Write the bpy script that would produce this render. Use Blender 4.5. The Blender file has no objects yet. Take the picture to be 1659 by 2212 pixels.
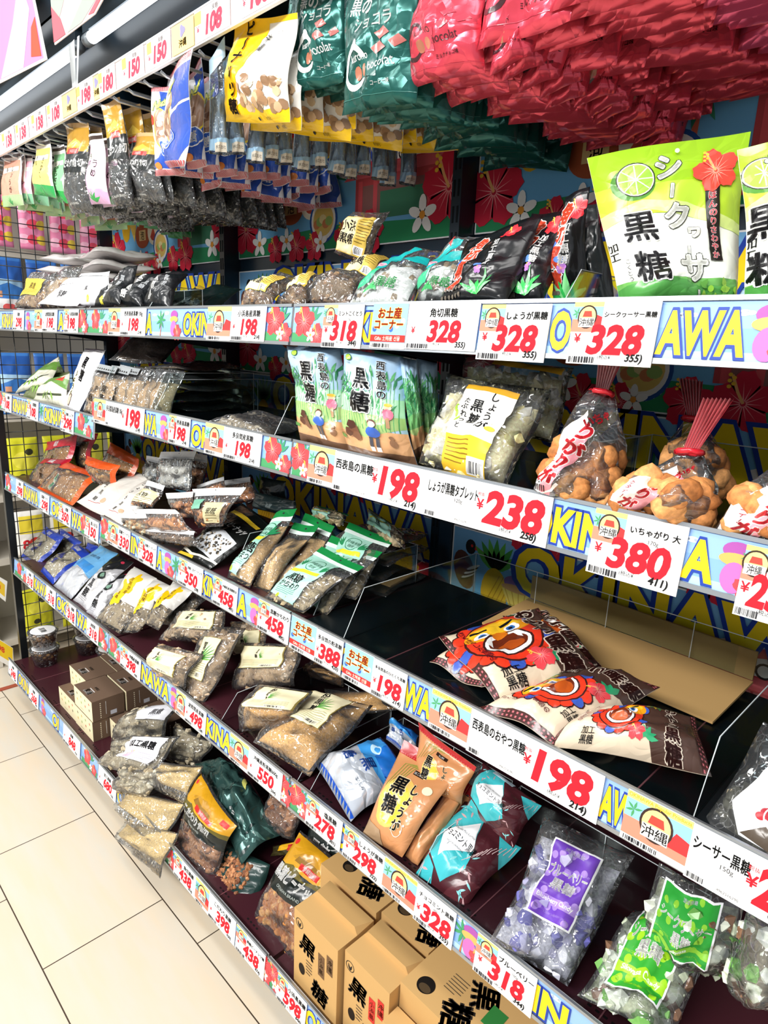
import bpy, bmesh, math, random
from mathutils import Vector, Matrix, noise
V = Vector
sc = bpy.context.scene
col = sc.collection

# ------------------------------------------------------------------ camera
CP = V((0.9401, -0.7021, 1.4724)); F_PX = 1413.505
YAW, PITCH, ROLL = (math.radians(a) for a in (-44.7857, -14.384, 2.4264))
fw = V((math.sin(YAW)*math.cos(PITCH), math.cos(YAW)*math.cos(PITCH), math.sin(PITCH)))
rt0 = fw.cross(V((0, 0, 1))).normalized(); up0 = rt0.cross(fw)
rt = math.cos(ROLL)*rt0 + math.sin(ROLL)*up0
up = -math.sin(ROLL)*rt0 + math.cos(ROLL)*up0
cd = bpy.data.cameras.new('camera'); cam = bpy.data.objects.new('camera', cd); col.objects.link(cam)
cam.matrix_world = Matrix(((rt.x, up.x, -fw.x, CP.x), (rt.y, up.y, -fw.y, CP.y), (rt.z, up.z, -fw.z, CP.z), (0, 0, 0, 1)))
cd.sensor_fit = 'HORIZONTAL'; cd.sensor_width = 36; cd.lens = F_PX/1659*36
cd.clip_start = 0.02; cd.clip_end = 60
sc.camera = cam

# ------------------------------------------------------------------ light
w = bpy.data.worlds.new('world'); sc.world = w; w.use_nodes = True
bg = w.node_tree.nodes['Background']; bg.inputs[0].default_value = (0.93, 0.96, 1, 1); bg.inputs[1].default_value = 0.6
sc.view_settings.view_transform = 'Standard'; sc.view_settings.look = 'None'
sc.view_settings.gamma = 1; sc.view_settings.use_curve_mapping = False
sc.view_settings.exposure = -0.12
sc.cycles.max_bounces = 9; sc.cycles.transparent_max_bounces = 24
sc.cycles.caustics_reflective = False; sc.cycles.caustics_refractive = False
sc.cycles.sample_clamp_indirect = 4
def lamp(name, loc, sx, sy, power, rot=(0, 0, 0), c=(1, .98, .95)):
    l = bpy.data.lights.new(name, 'AREA'); l.shape = 'RECTANGLE'; l.size = sx; l.size_y = sy; l.energy = power; l.color = c
    o = bpy.data.objects.new(name, l); o.location = loc; o.rotation_euler = rot; col.objects.link(o)
for i, x in enumerate((-2.4, -0.6, 1.2)):          # ceiling panels over the aisle
    lamp('aisle_ceiling_lamp', (x, -0.75, 2.95), 1.3, 0.3, 13)
lamp('aisle_ceiling_lamp', (-0.2, -2.3, 2.7), 3.6, 0.4, 175, (math.radians(38), 0, 0))
lamp('aisle_ceiling_lamp', (-3.4, 1.2, 2.95), 1.2, 1.2, 25)

# ------------------------------------------------------------------ pixel rays (photo frame 1659 x 2212)
def ray(p): return fw*F_PX + rt*(p[0]-829.5) - up*(p[1]-1106)
def onpl(p, P, N):
    d = ray(p); return CP + d*((P-CP).dot(N)/d.dot(N))
def on(p, ax, v):
    d = ray(p); return CP + d*((v-CP[ax])/d[ax])
def px_of(P):
    v = P-CP; z = v.dot(fw); return 829.5+F_PX*v.dot(rt)/z, 1106-F_PX*v.dot(up)/z

# ------------------------------------------------------------------ materials
def lin(h):
    h = h.lstrip('#'); r = []
    for i in (0, 2, 4):
        c = int(h[i:i+2], 16)/255; r.append(c/12.92 if c <= .04045 else ((c+.055)/1.055)**2.4)
    return (*r, 1)
_m = {}
def crinkle(nt, b, strength, sc1, dist=.003):
    tc = nt.nodes.new('ShaderNodeTexCoord')
    v = nt.nodes.new('ShaderNodeTexVoronoi'); v.feature = 'DISTANCE_TO_EDGE'; v.inputs['Scale'].default_value = sc1
    n = nt.nodes.new('ShaderNodeTexNoise'); n.inputs['Scale'].default_value = sc1*.8; n.inputs['Detail'].default_value = 2
    n2 = nt.nodes.new('ShaderNodeTexNoise'); n2.inputs['Scale'].default_value = sc1*.35
    mx = nt.nodes.new('ShaderNodeMixRGB'); mx.blend_type = 'ADD'; mx.inputs[0].default_value = .3
    nt.links.new(tc.outputs['Object'], n2.inputs['Vector']); nt.links.new(tc.outputs['Object'], mx.inputs[1]); nt.links.new(n2.outputs['Color'], mx.inputs[2])
    nt.links.new(mx.outputs[0], v.inputs['Vector']); nt.links.new(tc.outputs['Object'], n.inputs['Vector'])
    ma = nt.nodes.new('ShaderNodeMath'); ma.operation = 'MULTIPLY_ADD'; ma.inputs[1].default_value = 1.1
    nt.links.new(v.outputs['Distance'], ma.inputs[0]); nt.links.new(n.outputs[0], ma.inputs[2])
    bp = nt.nodes.new('ShaderNodeBump'); bp.inputs['Strength'].default_value = strength; bp.inputs['Distance'].default_value = dist
    nt.links.new(ma.outputs[0], bp.inputs['Height'])
    for x in b: nt.links.new(bp.outputs[0], x)
    return v
def M(c, kind='print'):
    k = (c, kind)
    if k in _m: return _m[k]
    m = bpy.data.materials.new(kind+c.replace('#', '_')); m.use_nodes = True; nt = m.node_tree; b = nt.nodes['Principled BSDF']; _m[k] = m
    m.diffuse_color = lin(c)
    b.inputs['Base Color'].default_value = lin(c)
    I = b.inputs
    if kind == 'print': I['Roughness'].default_value = .45; I['Specular IOR Level'].default_value = .35
    elif kind == 'paper': I['Roughness'].default_value = .75; I['Specular IOR Level'].default_value = .2
    elif kind == 'metal': I['Roughness'].default_value = .35; I['Metallic'].default_value = .85
    elif kind == 'enamel': I['Roughness'].default_value = .3; I['Specular IOR Level'].default_value = .45
    elif kind == 'film':
        I['Roughness'].default_value = .24; I['Specular IOR Level'].default_value = .55
        crinkle(nt, [I['Normal']], .55, 22)
    elif kind == 'foil':
        I['Roughness'].default_value = .22; I['Metallic'].default_value = .45
        crinkle(nt, [I['Normal']], 1.0, 17, .007)
    elif kind == 'glow':
        I['Emission Color'].default_value = lin(c); I['Emission Strength'].default_value = 4
    elif kind in ('chunk', 'powder'):
        I['Roughness'].default_value = .7; I['Specular IOR Level'].default_value = .3
        tc = nt.nodes.new('ShaderNodeTexCoord'); n = nt.nodes.new('ShaderNodeTexNoise')
        n.inputs['Scale'].default_value = 140 if kind == 'chunk' else 260; n.inputs['Detail'].default_value = 3
        nt.links.new(tc.outputs['Object'], n.inputs['Vector'])
        r = nt.nodes.new('ShaderNodeValToRGB'); L = lin(c)
        r.color_ramp.elements[0].position = .3; r.color_ramp.elements[1].position = .75
        r.color_ramp.elements[0].color = tuple(x for x in L[:3])+(1,); r.color_ramp.elements[1].color = tuple(min(1, x*2.0) for x in L[:3])+(1,)
        nt.links.new(n.outputs[0], r.inputs[0]); nt.links.new(r.outputs[0], I['Base Color'])
        bp = nt.nodes.new('ShaderNodeBump'); bp.inputs['Strength'].default_value = .5; bp.inputs['Distance'].default_value = .002
        nt.links.new(n.outputs[0], bp.inputs['Height']); nt.links.new(bp.outputs[0], I['Normal'])
    elif kind in ('clear', 'acrylic'):
        out = nt.nodes['Material Output']; nt.nodes.remove(b)
        t = nt.nodes.new('ShaderNodeBsdfTransparent'); t.inputs[0].default_value = lin(c)
        g = nt.nodes.new('ShaderNodeBsdfGlossy'); g.inputs['Roughness'].default_value = .09 if kind == 'clear' else .04
        lw = nt.nodes.new('ShaderNodeFresnel'); lw.inputs['IOR'].default_value = 1.5
        mul = nt.nodes.new('ShaderNodeMath'); mul.operation = 'MULTIPLY'; mul.inputs[1].default_value = 1.3 if kind == 'clear' else .4
        mul.use_clamp = True
        nt.links.new(lw.outputs[0], mul.inputs[0])
        mx = nt.nodes.new('ShaderNodeMixShader'); nt.links.new(mul.outputs[0], mx.inputs[0])
        nt.links.new(t.outputs[0], mx.inputs[1]); nt.links.new(g.outputs[0], mx.inputs[2])
        last = mx
        if kind == 'clear':
            v = crinkle(nt, [g.inputs['Normal']], 1.0, 30, .006)
            # white glints painted along the creases, plus a faint haze, as in folded cellophane
            df = nt.nodes.new('ShaderNodeBsdfDiffuse'); df.inputs[0].default_value = (.9, .92, .95, 1)
            mr = nt.nodes.new('ShaderNodeMapRange'); mr.inputs[1].default_value = 0; mr.inputs[2].default_value = .02; mr.inputs[3].default_value = .16; mr.inputs[4].default_value = .035
            nt.links.new(v.outputs['Distance'], mr.inputs[0]); ad = nt.nodes.new('ShaderNodeMath'); ad.operation = 'ADD'; ad.use_clamp = True
            nt.links.new(mul.outputs[0], ad.inputs[0]); nt.links.new(mr.outputs[0], ad.inputs[1]); nt.links.new(ad.outputs[0], mx.inputs[0])
            m2 = nt.nodes.new('ShaderNodeMixShader'); nt.links.new(mr.outputs[0], m2.inputs[0]); nt.links.new(mx.outputs[0], m2.inputs[1]); nt.links.new(df.outputs[0], m2.inputs[2])
            last = m2
        nt.links.new(last.outputs[0], out.inputs['Surface'])
    return m

# ------------------------------------------------------------------ objects
def tag(o, label, cat, group=None, kind=None):
    o['label'] = label; o['category'] = cat
    if group: o['group'] = group
    if kind: o['kind'] = kind
    return o
def empty(name, loc, label, cat, group=None):
    o = bpy.data.objects.new(name, None); col.objects.link(o); o.location = loc; o.empty_display_size = .02
    return tag(o, label, cat, group)
class MB:
    def __init__(s): s.v = []; s.f = []; s.m = []; s.mats = []; s.sm = []
    def mi(s, m):
        if m not in s.mats: s.mats.append(m)
        return s.mats.index(m)
    def add(s, vs, fs, m, smooth=False):
        n = len(s.v); i = s.mi(m); s.v += [V(v) for v in vs]
        for f in fs: s.f.append([a+n for a in f]); s.m.append(i); s.sm.append(smooth)
    def box(s, a, b, m, mat=None):
        vs = [V((x, y, z)) for x in (a[0], b[0]) for y in (a[1], b[1]) for z in (a[2], b[2])]
        if mat: vs = [mat @ v for v in vs]
        s.add(vs, [(0, 1, 3, 2), (4, 6, 7, 5), (0, 4, 5, 1), (2, 3, 7, 6), (0, 2, 6, 4), (1, 5, 7, 3)], m)
    def tube(s, pts, r, m, n=8, caps=True):
        pts = [V(p) for p in pts]; rings = []
        for i, p in enumerate(pts):
            d = (pts[min(i+1, len(pts)-1)]-pts[max(i-1, 0)]).normalized()
            a = d.orthogonal().normalized(); b = d.cross(a)
            rings.append([p+(a*math.cos(k*2*math.pi/n)+b*math.sin(k*2*math.pi/n))*r for k in range(n)])
        fs = [(i*n+k, i*n+(k+1) % n, (i+1)*n+(k+1) % n, (i+1)*n+k) for i in range(len(pts)-1) for k in range(n)]
        if caps: fs += [tuple(range(n))[::-1], tuple((len(pts)-1)*n+k for k in range(n))]
        s.add([v for r_ in rings for v in r_], fs, m, True)
    def lathe(s, prof, c, m, n=24):
        vs = [V((c[0]+r*math.cos(k*2*math.pi/n), c[1]+r*math.sin(k*2*math.pi/n), c[2]+z)) for r, z in prof for k in range(n)]
        fs = [(i*n+k, i*n+(k+1) % n, (i+1)*n+(k+1) % n, (i+1)*n+k) for i in range(len(prof)-1) for k in range(n)]
        s.add(vs, fs, m, True)
    def slab(s, q, N, t, m):        # thick sheet from a quad (front face q, thickness t against N)
        q = [V(p) for p in q]; b = [p-N*t for p in q]
        s.add(q+b, [(0, 1, 2, 3), (7, 6, 5, 4)]+[(i, i+4, (i+1) % 4+4, (i+1) % 4) for i in range(4)], m)
    def build(s, name, parent=None, label=None):
        me = bpy.data.meshes.new(name); off = parent_loc(parent)
        me.from_pydata([v-off for v in s.v], [], s.f)
        for m in s.mats: me.materials.append(m)
        me.polygons.foreach_set('material_index', s.m); me.polygons.foreach_set('use_smooth', s.sm); me.update()
        o = bpy.data.objects.new(name, me); col.objects.link(o)
        if parent: o.parent = parent
        if label: o['label'] = label
        return o
def parent_loc(p):
    l = V((0, 0, 0))
    while p: l = l+p.location; p = p.parent
    return l

# ------------------------------------------------------------------ flat printed artwork
_g = {}
def glyph(s, bold, shear):
    k = (s, bold, shear)
    if k not in _g:
        c = bpy.data.curves.new('glyph', 'FONT'); c.body = s; c.offset = bold; c.shear = shear; c.resolution_u = 3
        o = bpy.data.objects.new('glyph', c); me = o.to_mesh()
        vs = [(v.co.x, v.co.y) for v in me.vertices]; fs = [tuple(p.vertices) for p in me.polygons]
        o.to_mesh_clear(); bpy.data.objects.remove(o); bpy.data.curves.remove(c)
        xs = [v[0] for v in vs] or [0]; ys = [v[1] for v in vs] or [0]
        _g[k] = (vs, fs, min(xs), max(xs), min(ys), max(ys))
    return _g[k]
class Art:
    """2-D print; positions in 0..1 of width and height, sizes in fractions of the height."""
    def __init__(s, W, H, kind='print', eps=.00003): s.W = W; s.H = H; s.k = kind; s.it = []; s.L = 0; s.eps = eps; s.same = False
    def raw(s, vs, fs, c):
        if not s.same: s.L += 1
        s.it.append((vs, fs, M(c, s.k), s.L))
    def P(s, pts, c): s.raw([(x*s.W, y*s.H) for x, y in pts], [tuple(range(len(pts)))], c)
    def rect(s, x0, y0, x1, y1, c): s.P([(x0, y0), (x1, y0), (x1, y1), (x0, y1)], c)
    def blob(s, cx, cy, f, c, n=28):       # polar outline f(angle) in metres
        s.raw([(cx*s.W+f(t)*math.cos(t), cy*s.H+f(t)*math.sin(t)) for t in (i*2*math.pi/n for i in range(n))], [tuple(range(n))], c)
    def ell(s, cx, cy, rx, ry, c, n=22, rot=0):
        ca, sa = math.cos(rot), math.sin(rot); rx *= s.H; ry *= s.H
        s.raw([(cx*s.W+rx*math.cos(t)*ca-ry*math.sin(t)*sa, cy*s.H+rx*math.cos(t)*sa+ry*math.sin(t)*ca) for t in (i*2*math.pi/n for i in range(n))], [tuple(range(n))], c)
    def ring(s, cx, cy, r, wd, c, n=28):
        r *= s.H; wd *= s.H; vs = []
        for i in range(n):
            t = i*2*math.pi/n
            for q in (r, r-wd): vs.append((cx*s.W+q*math.cos(t), cy*s.H+q*math.sin(t)))
        s.raw(vs, [(2*i, 2*((i+1) % n), 2*((i+1) % n)+1, 2*i+1) for i in range(n)], c)
    def line(s, pts, wd, c):
        wd *= s.H/2; vs = []; P = [V((x*s.W, y*s.H)) for x, y in pts]
        for i, p in enumerate(P):
            d = (P[min(i+1, len(P)-1)]-P[max(i-1, 0)]).normalized(); nn = V((-d.y, d.x))*wd
            vs += [tuple(p+nn), tuple(p-nn)]
        s.raw(vs, [(2*i, 2*i+1, 2*i+3, 2*i+2) for i in range(len(P)-1)], c)
    def text(s, t, x, y, h, c, bold=0, shear=0, rot=0, fit=None, vert=False, out=None, ow=.05, sx=1):
        if vert:
            n = len(t); st = h*1.04
            for i, ch in enumerate(t):
                if ch != ' ': s.text(ch, x, y+(n-1)*st/2-i*st, h, c, bold, shear, rot+(90 if ch in 'ー' else 0), fit, False, out, ow, sx)
            return
        if out: s.text(t, x, y, h, out, bold+ow, shear, rot, None if fit is None else fit*1.04, False, None, 0, sx)
        thick = bold if bold > .003 and any(ord(c) > 0x2e80 for c in t) else 0
        vs, fs, x0, x1, y0, y1 = glyph(t, 0 if thick else bold, shear)
        if not vs: return
        if thick:       # a heavier stroke: the same glyph laid side by side
            n = 4 if thick < .04 else 8; V0, F0 = vs, fs; vs, fs = [], []
            for q in range(n):
                b = len(vs); dx, dy = thick*.95*math.cos(.785+q*6.2832/n), thick*.95*math.sin(.785+q*6.2832/n)
                vs += [(x_+dx, y_+dy) for x_, y_ in V0]; fs += [tuple(i+b for i in f) for f in F0]
        k = h*s.H; kx = k*sx
        if fit and (x1-x0)*kx > fit*s.W: kx = fit*s.W/(x1-x0)
        a = math.radians(rot); ca, sa = math.cos(a), math.sin(a); mx, my = (x0+x1)/2, (y0+y1)/2
        if out is None: my = max(my, 0.3) if y1 < .6 and len(t) > 1 else my
        r = []
        for px, py in vs:
            X, Y = (px-mx)*kx, (py-my)*k; r.append((x*s.W+X*ca-Y*sa, y*s.H+X*sa+Y*ca))
        s.raw(r, fs, c)
    def lines(s, x0, y0, x1, y1, n, c, wd=.25):     # illegible small print
        d = (y1-y0)/n
        for i in range(n): s.rect(x0, y0+i*d+d*.3, x0+(x1-x0)*(1 if i else .7), y0+i*d+d*(.3+wd), c); s.same = True
        s.same = False
    def bars(s, x0, y0, x1, y1, c='#2a2a2e', seed=1):
        r = random.Random(seed); x = x0; vs = []; fs = []; w1 = (x1-x0)/46
        while x < x1-w1*3:
            a = w1*r.choice((1, 1, 2, 3)); n = len(vs)
            vs += [(x*s.W, y0*s.H), ((x+a)*s.W, y0*s.H), ((x+a)*s.W, y1*s.H), (x*s.W, y1*s.H)]; fs.append((n, n+1, n+2, n+3)); x += a+w1*r.choice((1, 1, 2))
        s.raw(vs, fs, c)
    def hib(s, cx, cy, r, c='#e0303e', c2='#f59a9a', rot=0, st='#f3c23a'):
        R = r*s.H
        for i in range(5):
            a0 = rot+math.pi/2+i*2*math.pi/5; p = [(cx*s.W, cy*s.H)]
            for k in range(9):
                t = (k-4)/4; a = a0+t*.68; q = R*(.55+.45*math.cos(t*1.35))*(1+.05*math.sin(k*2.6)); p.append((cx*s.W+q*math.cos(a), cy*s.H+q*math.sin(a)))
            s.raw(p, [tuple(range(10))], c); s.same = True
        s.same = False
        for i in range(15):
            a = rot+i*2*math.pi/15; x, y = cx*s.W, cy*s.H; b = R*(.55+.12*(i % 3))
            n = (-math.sin(a)*R*.018, math.cos(a)*R*.018)
            s.raw([(x+R*.08*math.cos(a)+n[0], y+R*.08*math.sin(a)+n[1]), (x+R*.08*math.cos(a)-n[0], y+R*.08*math.sin(a)-n[1]), (x+b*math.cos(a), y+b*math.sin(a))], [(0, 1, 2)], c2); s.same = True
        s.same = False
        tip = (cx-.42*r*s.H/s.W, cy+.85*r)
        s.line([(cx, cy), ((cx+tip[0])/2, cy+.35*r), tip], r*.09, '#f0b070')
        for i in range(5): s.ell(tip[0]+(.06 if i % 2 else -.06)*r*s.H/s.W, tip[1]-.09*r*i, r*.07, r*.06, st, 8); s.same = True
        s.same = False
    def plum(s, cx, cy, r):
        for i in range(5):
            a = math.pi/2+i*2*math.pi/5
            s.ell(cx+.55*r*math.cos(a)*s.H/s.W, cy+.55*r*math.sin(a), r*.5, r*.27, '#fbfaf4', 14, a); s.same = True
        s.same = False
        s.ell(cx, cy, r*.22, r*.22, '#f2a13c', 10)
    def leaf(s, cx, cy, l, wd, a, c):
        a = math.radians(a); ca, sa = math.cos(a), math.sin(a); p = []
        for t, o in ((0, 0), (.25, .8), (.5, 1), (.8, .5), (1, 0), (.8, -.5), (.5, -1), (.25, -.8)):
            X, Y = t*l*s.H, o*wd*s.H; p.append((cx*s.W+X*ca-Y*sa, cy*s.H+X*sa+Y*ca))
        s.raw(p, [tuple(range(8))], c)
    def flat(s, mb, O, X, Y, N, lift=.0004):         # lay on a plane: origin, unit x, unit y
        for vs, fs, m, L in s.it: mb.add([O+X*x+Y*y+N*(lift+L*s.eps) for x, y in vs], fs, m)
    def wrap(s, bag, name, rect=(0, 0, 1, 1), lift=.0005, eps=.00004, label=None):     # on a bag front; cut along the front's own triangles
        u0, v0, u1, v1 = rect; NUV = bag.NU, bag.NV
        bm = bmesh.new(); mats = []; kx = (u1-u0)/s.W; ky = (v1-v0)/s.H
        for vs, fs, m, L in s.it:
            if m not in mats: mats.append(m)
            i = mats.index(m); bv = [bm.verts.new(((u0+min(max(x, 0), s.W)*kx)*NUV[0], (v0+min(max(y, 0), s.H)*ky)*NUV[1], L)) for x, y in vs]
            for f in fs:
                try: bm.faces.new([bv[k] for k in f]).material_index = i
                except ValueError: pass
        def cut(co, no): bmesh.ops.bisect_plane(bm, geom=bm.verts[:]+bm.edges[:]+bm.faces[:], dist=1e-6, plane_co=co, plane_no=no)
        lo = (math.floor(u0*NUV[0]), math.floor(v0*NUV[1])); hi = (math.ceil(u1*NUV[0]), math.ceil(v1*NUV[1]))
        for k in range(lo[0]+1, hi[0]): cut((k, 0, 0), (1, 0, 0))
        for k in range(lo[1]+1, hi[1]): cut((0, k, 0), (0, 1, 0))
        for k in range(lo[0]-hi[1]+1, hi[0]-lo[1]): cut((k, 0, 0), (1, -1, 0))
        bmesh.ops.triangulate(bm, faces=[f for f in bm.faces if len(f.verts) > 4])
        off = parent_loc(bag.root); N = bag.N
        for v in bm.verts: v.co = bag.tri(v.co.x, v.co.y)+N*(lift+v.co.z*eps)-off
        for f in bm.faces: f.smooth = True
        me = bpy.data.meshes.new(name); bm.to_mesh(me); bm.free()
        for m in mats: me.materials.append(m)
        o = bpy.data.objects.new(name, me); col.objects.link(o); o.parent = bag.root
        if label: o['label'] = label
        return o

# ------------------------------------------------------------------ the setting
def floor_mat():
    m = bpy.data.materials.new('floor_tiles'); m.use_nodes = True; nt = m.node_tree; b = nt.nodes['Principled BSDF']
    tc = nt.nodes.new('ShaderNodeTexCoord'); mp = nt.nodes.new('ShaderNodeMapping')
    mp.inputs['Location'].default_value = (1.384, .0667, 0)
    nt.links.new(tc.outputs['Object'], mp.inputs[0])
    br = nt.nodes.new('ShaderNodeTexBrick'); br.offset = .6; br.squash = 1
    br.inputs['Scale'].default_value = 1; br.inputs['Mortar Size'].default_value = .0016; br.inputs['Brick Width'].default_value = .458; br.inputs['Row Height'].default_value = .3025
    br.inputs['Color1'].default_value = lin('#eae4d8'); br.inputs['Color2'].default_value = lin('#e5e0d6'); br.inputs['Mortar'].default_value = lin('#4a4038')
    nt.links.new(mp.outputs[0], br.inputs['Vector'])
    n = nt.nodes.new('ShaderNodeTexNoise'); n.inputs['Scale'].default_value = 3; n.inputs['Detail'].default_value = 5
    st = nt.nodes.new('ShaderNodeMapping'); st.inputs['Scale'].default_value = (1.2, 7, 1); nt.links.new(tc.outputs['Object'], st.inputs[0]); nt.links.new(st.outputs[0], n.inputs['Vector'])
    r = nt.nodes.new('ShaderNodeValToRGB'); r.color_ramp.elements[0].color = lin('#eee0cc'); r.color_ramp.elements[1].color = lin('#e4e2dc'); r.color_ramp.elements[0].position = .35; r.color_ramp.elements[1].position = .7
    nt.links.new(n.outputs[0], r.inputs[0])
    mx = nt.nodes.new('ShaderNodeMixRGB'); mx.blend_type = 'MULTIPLY'; mx.inputs[0].default_value = .85
    nt.links.new(br.outputs[0], mx.inputs[1]); nt.links.new(r.outputs[0], mx.inputs[2]); nt.links.new(mx.outputs[0], b.inputs['Base Color'])
    b.inputs['Roughness'].default_value = .32; b.inputs['Specular IOR Level'].default_value = .4
    return m
mb = MB(); mb.add([(-7, -5, 0), (4, -5, 0), (4, 3, 0), (-7, 3, 0)], [(0, 1, 2, 3)], floor_mat())
f = mb.build('floor'); f['kind'] = 'structure'
mb = MB(); mb.box((-4.6, -5, 0), (-4.5, 3, 3), M('#ddd8cc', 'paper')); o = mb.build('wall_left'); o['kind'] = 'structure'
DARK, NAVY = M('#0b1d29', 'enamel'), M('#122a3a', 'enamel')
# ------------------------------------------------------------------ gondola frame
RAIL_H, RAIL_D = .0645, .0074
DEPTH = .463
t = empty('gondola_frame', (-.45, .47, 0), 'dark navy store gondola frame with slotted uprights and back panel behind the goods', 'shelving frame')
for x in (-1.8, -.9, 0, .9):
    mb = MB(); mb.box((x-.0125, .415, 0), (x+.0125, .475, 2.3), DARK)
    sl = M('#02070c', 'paper')
    for z in [i*.05+.12 for i in range(40)]:
        for dx in (-.0055, .0055): mb.box((x+dx-.0022, .4142, z), (x+dx+.0022, .4155, z+.032), sl)
    mb.build('upright', t)
mb = MB(); mb.box((-1.8, .472, 0), (1.0, .49, 2.3), NAVY); mb.build('back_panel', t)
mb = MB(); mb.box((-1.8, .02, 0), (1.0, .46, .11), M('#8f8670', 'enamel')); mb.build('plinth', t)

# ------------------------------------------------------------------ posters on the back panel
def okinawa(a, x, y, h, fit, s='OKINAWA'):
    a.text(s, x, y, h, '#f3d21c', .04, 0, 0, fit, False, '#1f3f9e', .055)
def cloud(a, x, y, r, c='#e8f1fa'):
    for dx, q in ((-1, .6), (0, 1), (1, .7)):
        a.ell(x+dx*r*.9*a.H/a.W, y, r*q, r*q*.45, c, 14); a.same = True
    a.same = False
def poster_art(W, H):
    a = Art(W, H, 'paper')
    a.rect(0, 0, 1, 1, '#fafafa'); a.rect(.004, .01, .996, .99, '#6fb2dd'); a.rect(.004, .6, .996, .99, '#79b4e2')
    for x, y in ((.2, .8), (.62, .66), (.9, .8), (.4, .93)): cloud(a, x, y, .08, '#b9d9ef')
    # rail bird and pineapple
    a.ell(.045, .66, .10, .16, '#5b3a34', 18, .35)
    a.same = False
    for i in range(6): a.ell(.055+.004*i, .60+.02*i, .07, .012, '#f4f2ee' if i % 2 else '#1c1a1c', 12, .5)
    a.ell(.062, .86, .05, .06, '#1f1c20', 14); a.P([(.078, .88), (.12, .83), (.075, .845)], '#d8332c'); a.ell(.066, .87, .012, .012, '#d8332c', 8)
    for i in range(7): a.leaf(.145, .72, .26, .035, 40+i*17, '#3f8f3f' if i % 2 else '#5cab48'); a.same = True
    a.same = False
    a.ell(.145, .55, .12, .2, '#e3b324', 20)
    for i in range(5): a.line([(.11+.015*i, .38), (.16+.012*i, .7)], .008, '#b98516'); a.same = True
    a.same = False
    # sea and sand
    a.P([(.004, .01), (.996, .01), (.996, .14), (.5, .2), (.004, .14)], '#2f8f5c')
    # castle gate
    a.rect(.60, .2, .96, .56, '#b9474c'); a.rect(.63, .2, .93, .46, '#8a5c58'); a.rect(.7, .2, .86, .4, '#3f7a5c')
    for x in (.62, .68, .88, .94): a.rect(x-.008, .2, x+.008, .5, '#d4545a'); a.same = True
    a.same = False
    a.P([(.55, .52), (1, .52), (.95, .62), (.6, .62)], '#d9606a')
    a.P([(.62, .6), (.66, .72), (.72, .8), (.78, .84), (.84, .8), (.90, .72), (.94, .6)], '#f2e8e6')
    a.P([(.645, .6), (.68, .69), (.73, .75), (.78, .79), (.83, .75), (.88, .69), (.915, .6)], '#d2434f')
    a.P([(.68, .61), (.72, .68), (.78, .73), (.84, .68), (.88, .61)], '#f0e6e2'); a.ring(.78, .65, .05, .014, '#2c2428', 14)
    # palm tree
    a.P([(.487, .2), (.5, .2), (.506, .62), (.495, .62)], '#d0664a')
    for i in range(10): a.leaf(.5, .62, .2, .024, i*36+10, '#2f7f62' if i % 2 else '#3f9570'); a.same = True
    a.same = False
    # ice cream cone, jar and bowls of noodles
    a.P([(.17, .62), (.26, .66), (.225, .34)], '#e7c25a')
    for i in range(4): a.line([(.18+.02*i, .62), (.215+.006*i, .42)], .007, '#b98f2e'); a.same = True
    a.same = False
    a.ell(.215, .68, .12, .06, '#8b5ca0', 18); a.ell(.215, .64, .14, .03, '#c98f5a', 16)
    a.blob(.3, .4, lambda t: .05*(1+.12*math.cos(2*t)), '#a5522f'); a.rect(.27, .34, .33, .46, '#e0c083'); a.text('泡', .3, .4, .11, '#5a2a1c', .01)
    a.ell(.40, .42, .15, .15, '#efe7cf', 22); a.P([(.37, .36), (.42, .36), (.40, .48)], '#d2573f'); a.ell(.4, .36, .07, .04, '#bf4a3a', 12)
    a.ell(.46, .25, .19, .19, '#f5f1e6', 24); a.ring(.46, .25, .19, .025, '#28559c'); a.ell(.46, .25, .14, .13, '#e6c66c', 20)
    for i in range(5): a.ell(.43+.014*i, .22+.02*(i % 3), .05, .04, ('#d98a5a', '#9fc06a', '#f0dfa0')[i % 3], 10)
    # flowers
    for x, y, r in ((.05, .26, .24), (.33, .06, .15), (.42, .04, .13), (.56, .08, .15), (.66, .1, .18), (.945, .34, .27), (.22, .05, .13)): a.hib(x, y, r, '#cf2740')
    for x, y, r in ((.13, .12, .12), (.28, .12, .11), (.45, .07, .09), (.86, .18, .14)): a.plum(x, y, r)
    okinawa(a, .585, .82, .47, .76)
    return a
pa = poster_art(.872, .295)
pm = None
PL = {(0, 0): 'topmost poster at the left end, partly behind stacked white bags', (0, 1): 'poster behind the second shelf at the left end',
      (1, 0): 'topmost poster in the middle bay behind the mini label bag', (1, 1): 'second poster in the middle bay above the empty acrylic tray', (1, 2): 'third poster of the middle bay behind the green headed pouches',
      (2, 0): 'topmost poster at the right behind the black flower pouches', (2, 1): 'poster behind the knotted dough bags at the right', (2, 2): 'big poster behind the empty black deck and lion bags', (0, 2): 'third poster of the left bay behind the red bags'}
for mod in range(3):
    for k, zb in enumerate((1.703, 1.373, .775)):
        x0 = -1.8+.9*mod+.014; O = V((x0, .466, zb))
        if pm is None:
            mb = MB(); mb.box((x0, .466, zb), (x0+.872, .4715, zb+.295), M('#fafafa', 'paper'))
            pa.flat(mb, O, V((1, 0, 0)), V((0, 0, 1)), V((0, -1, 0))); p0 = mb.build('printed_poster'); pm = p0.data; base = V((x0, .466, zb)); p = p0
        else:
            p = bpy.data.objects.new('printed_poster', pm); col.objects.link(p); p.location = O-base
        tag(p, 'blue tropical holiday '+PL[(mod, k)], 'poster', 'posters on the gondola back')
mb = MB(); x0 = .014   # the poster between, behind the right bay's second gap
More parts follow.
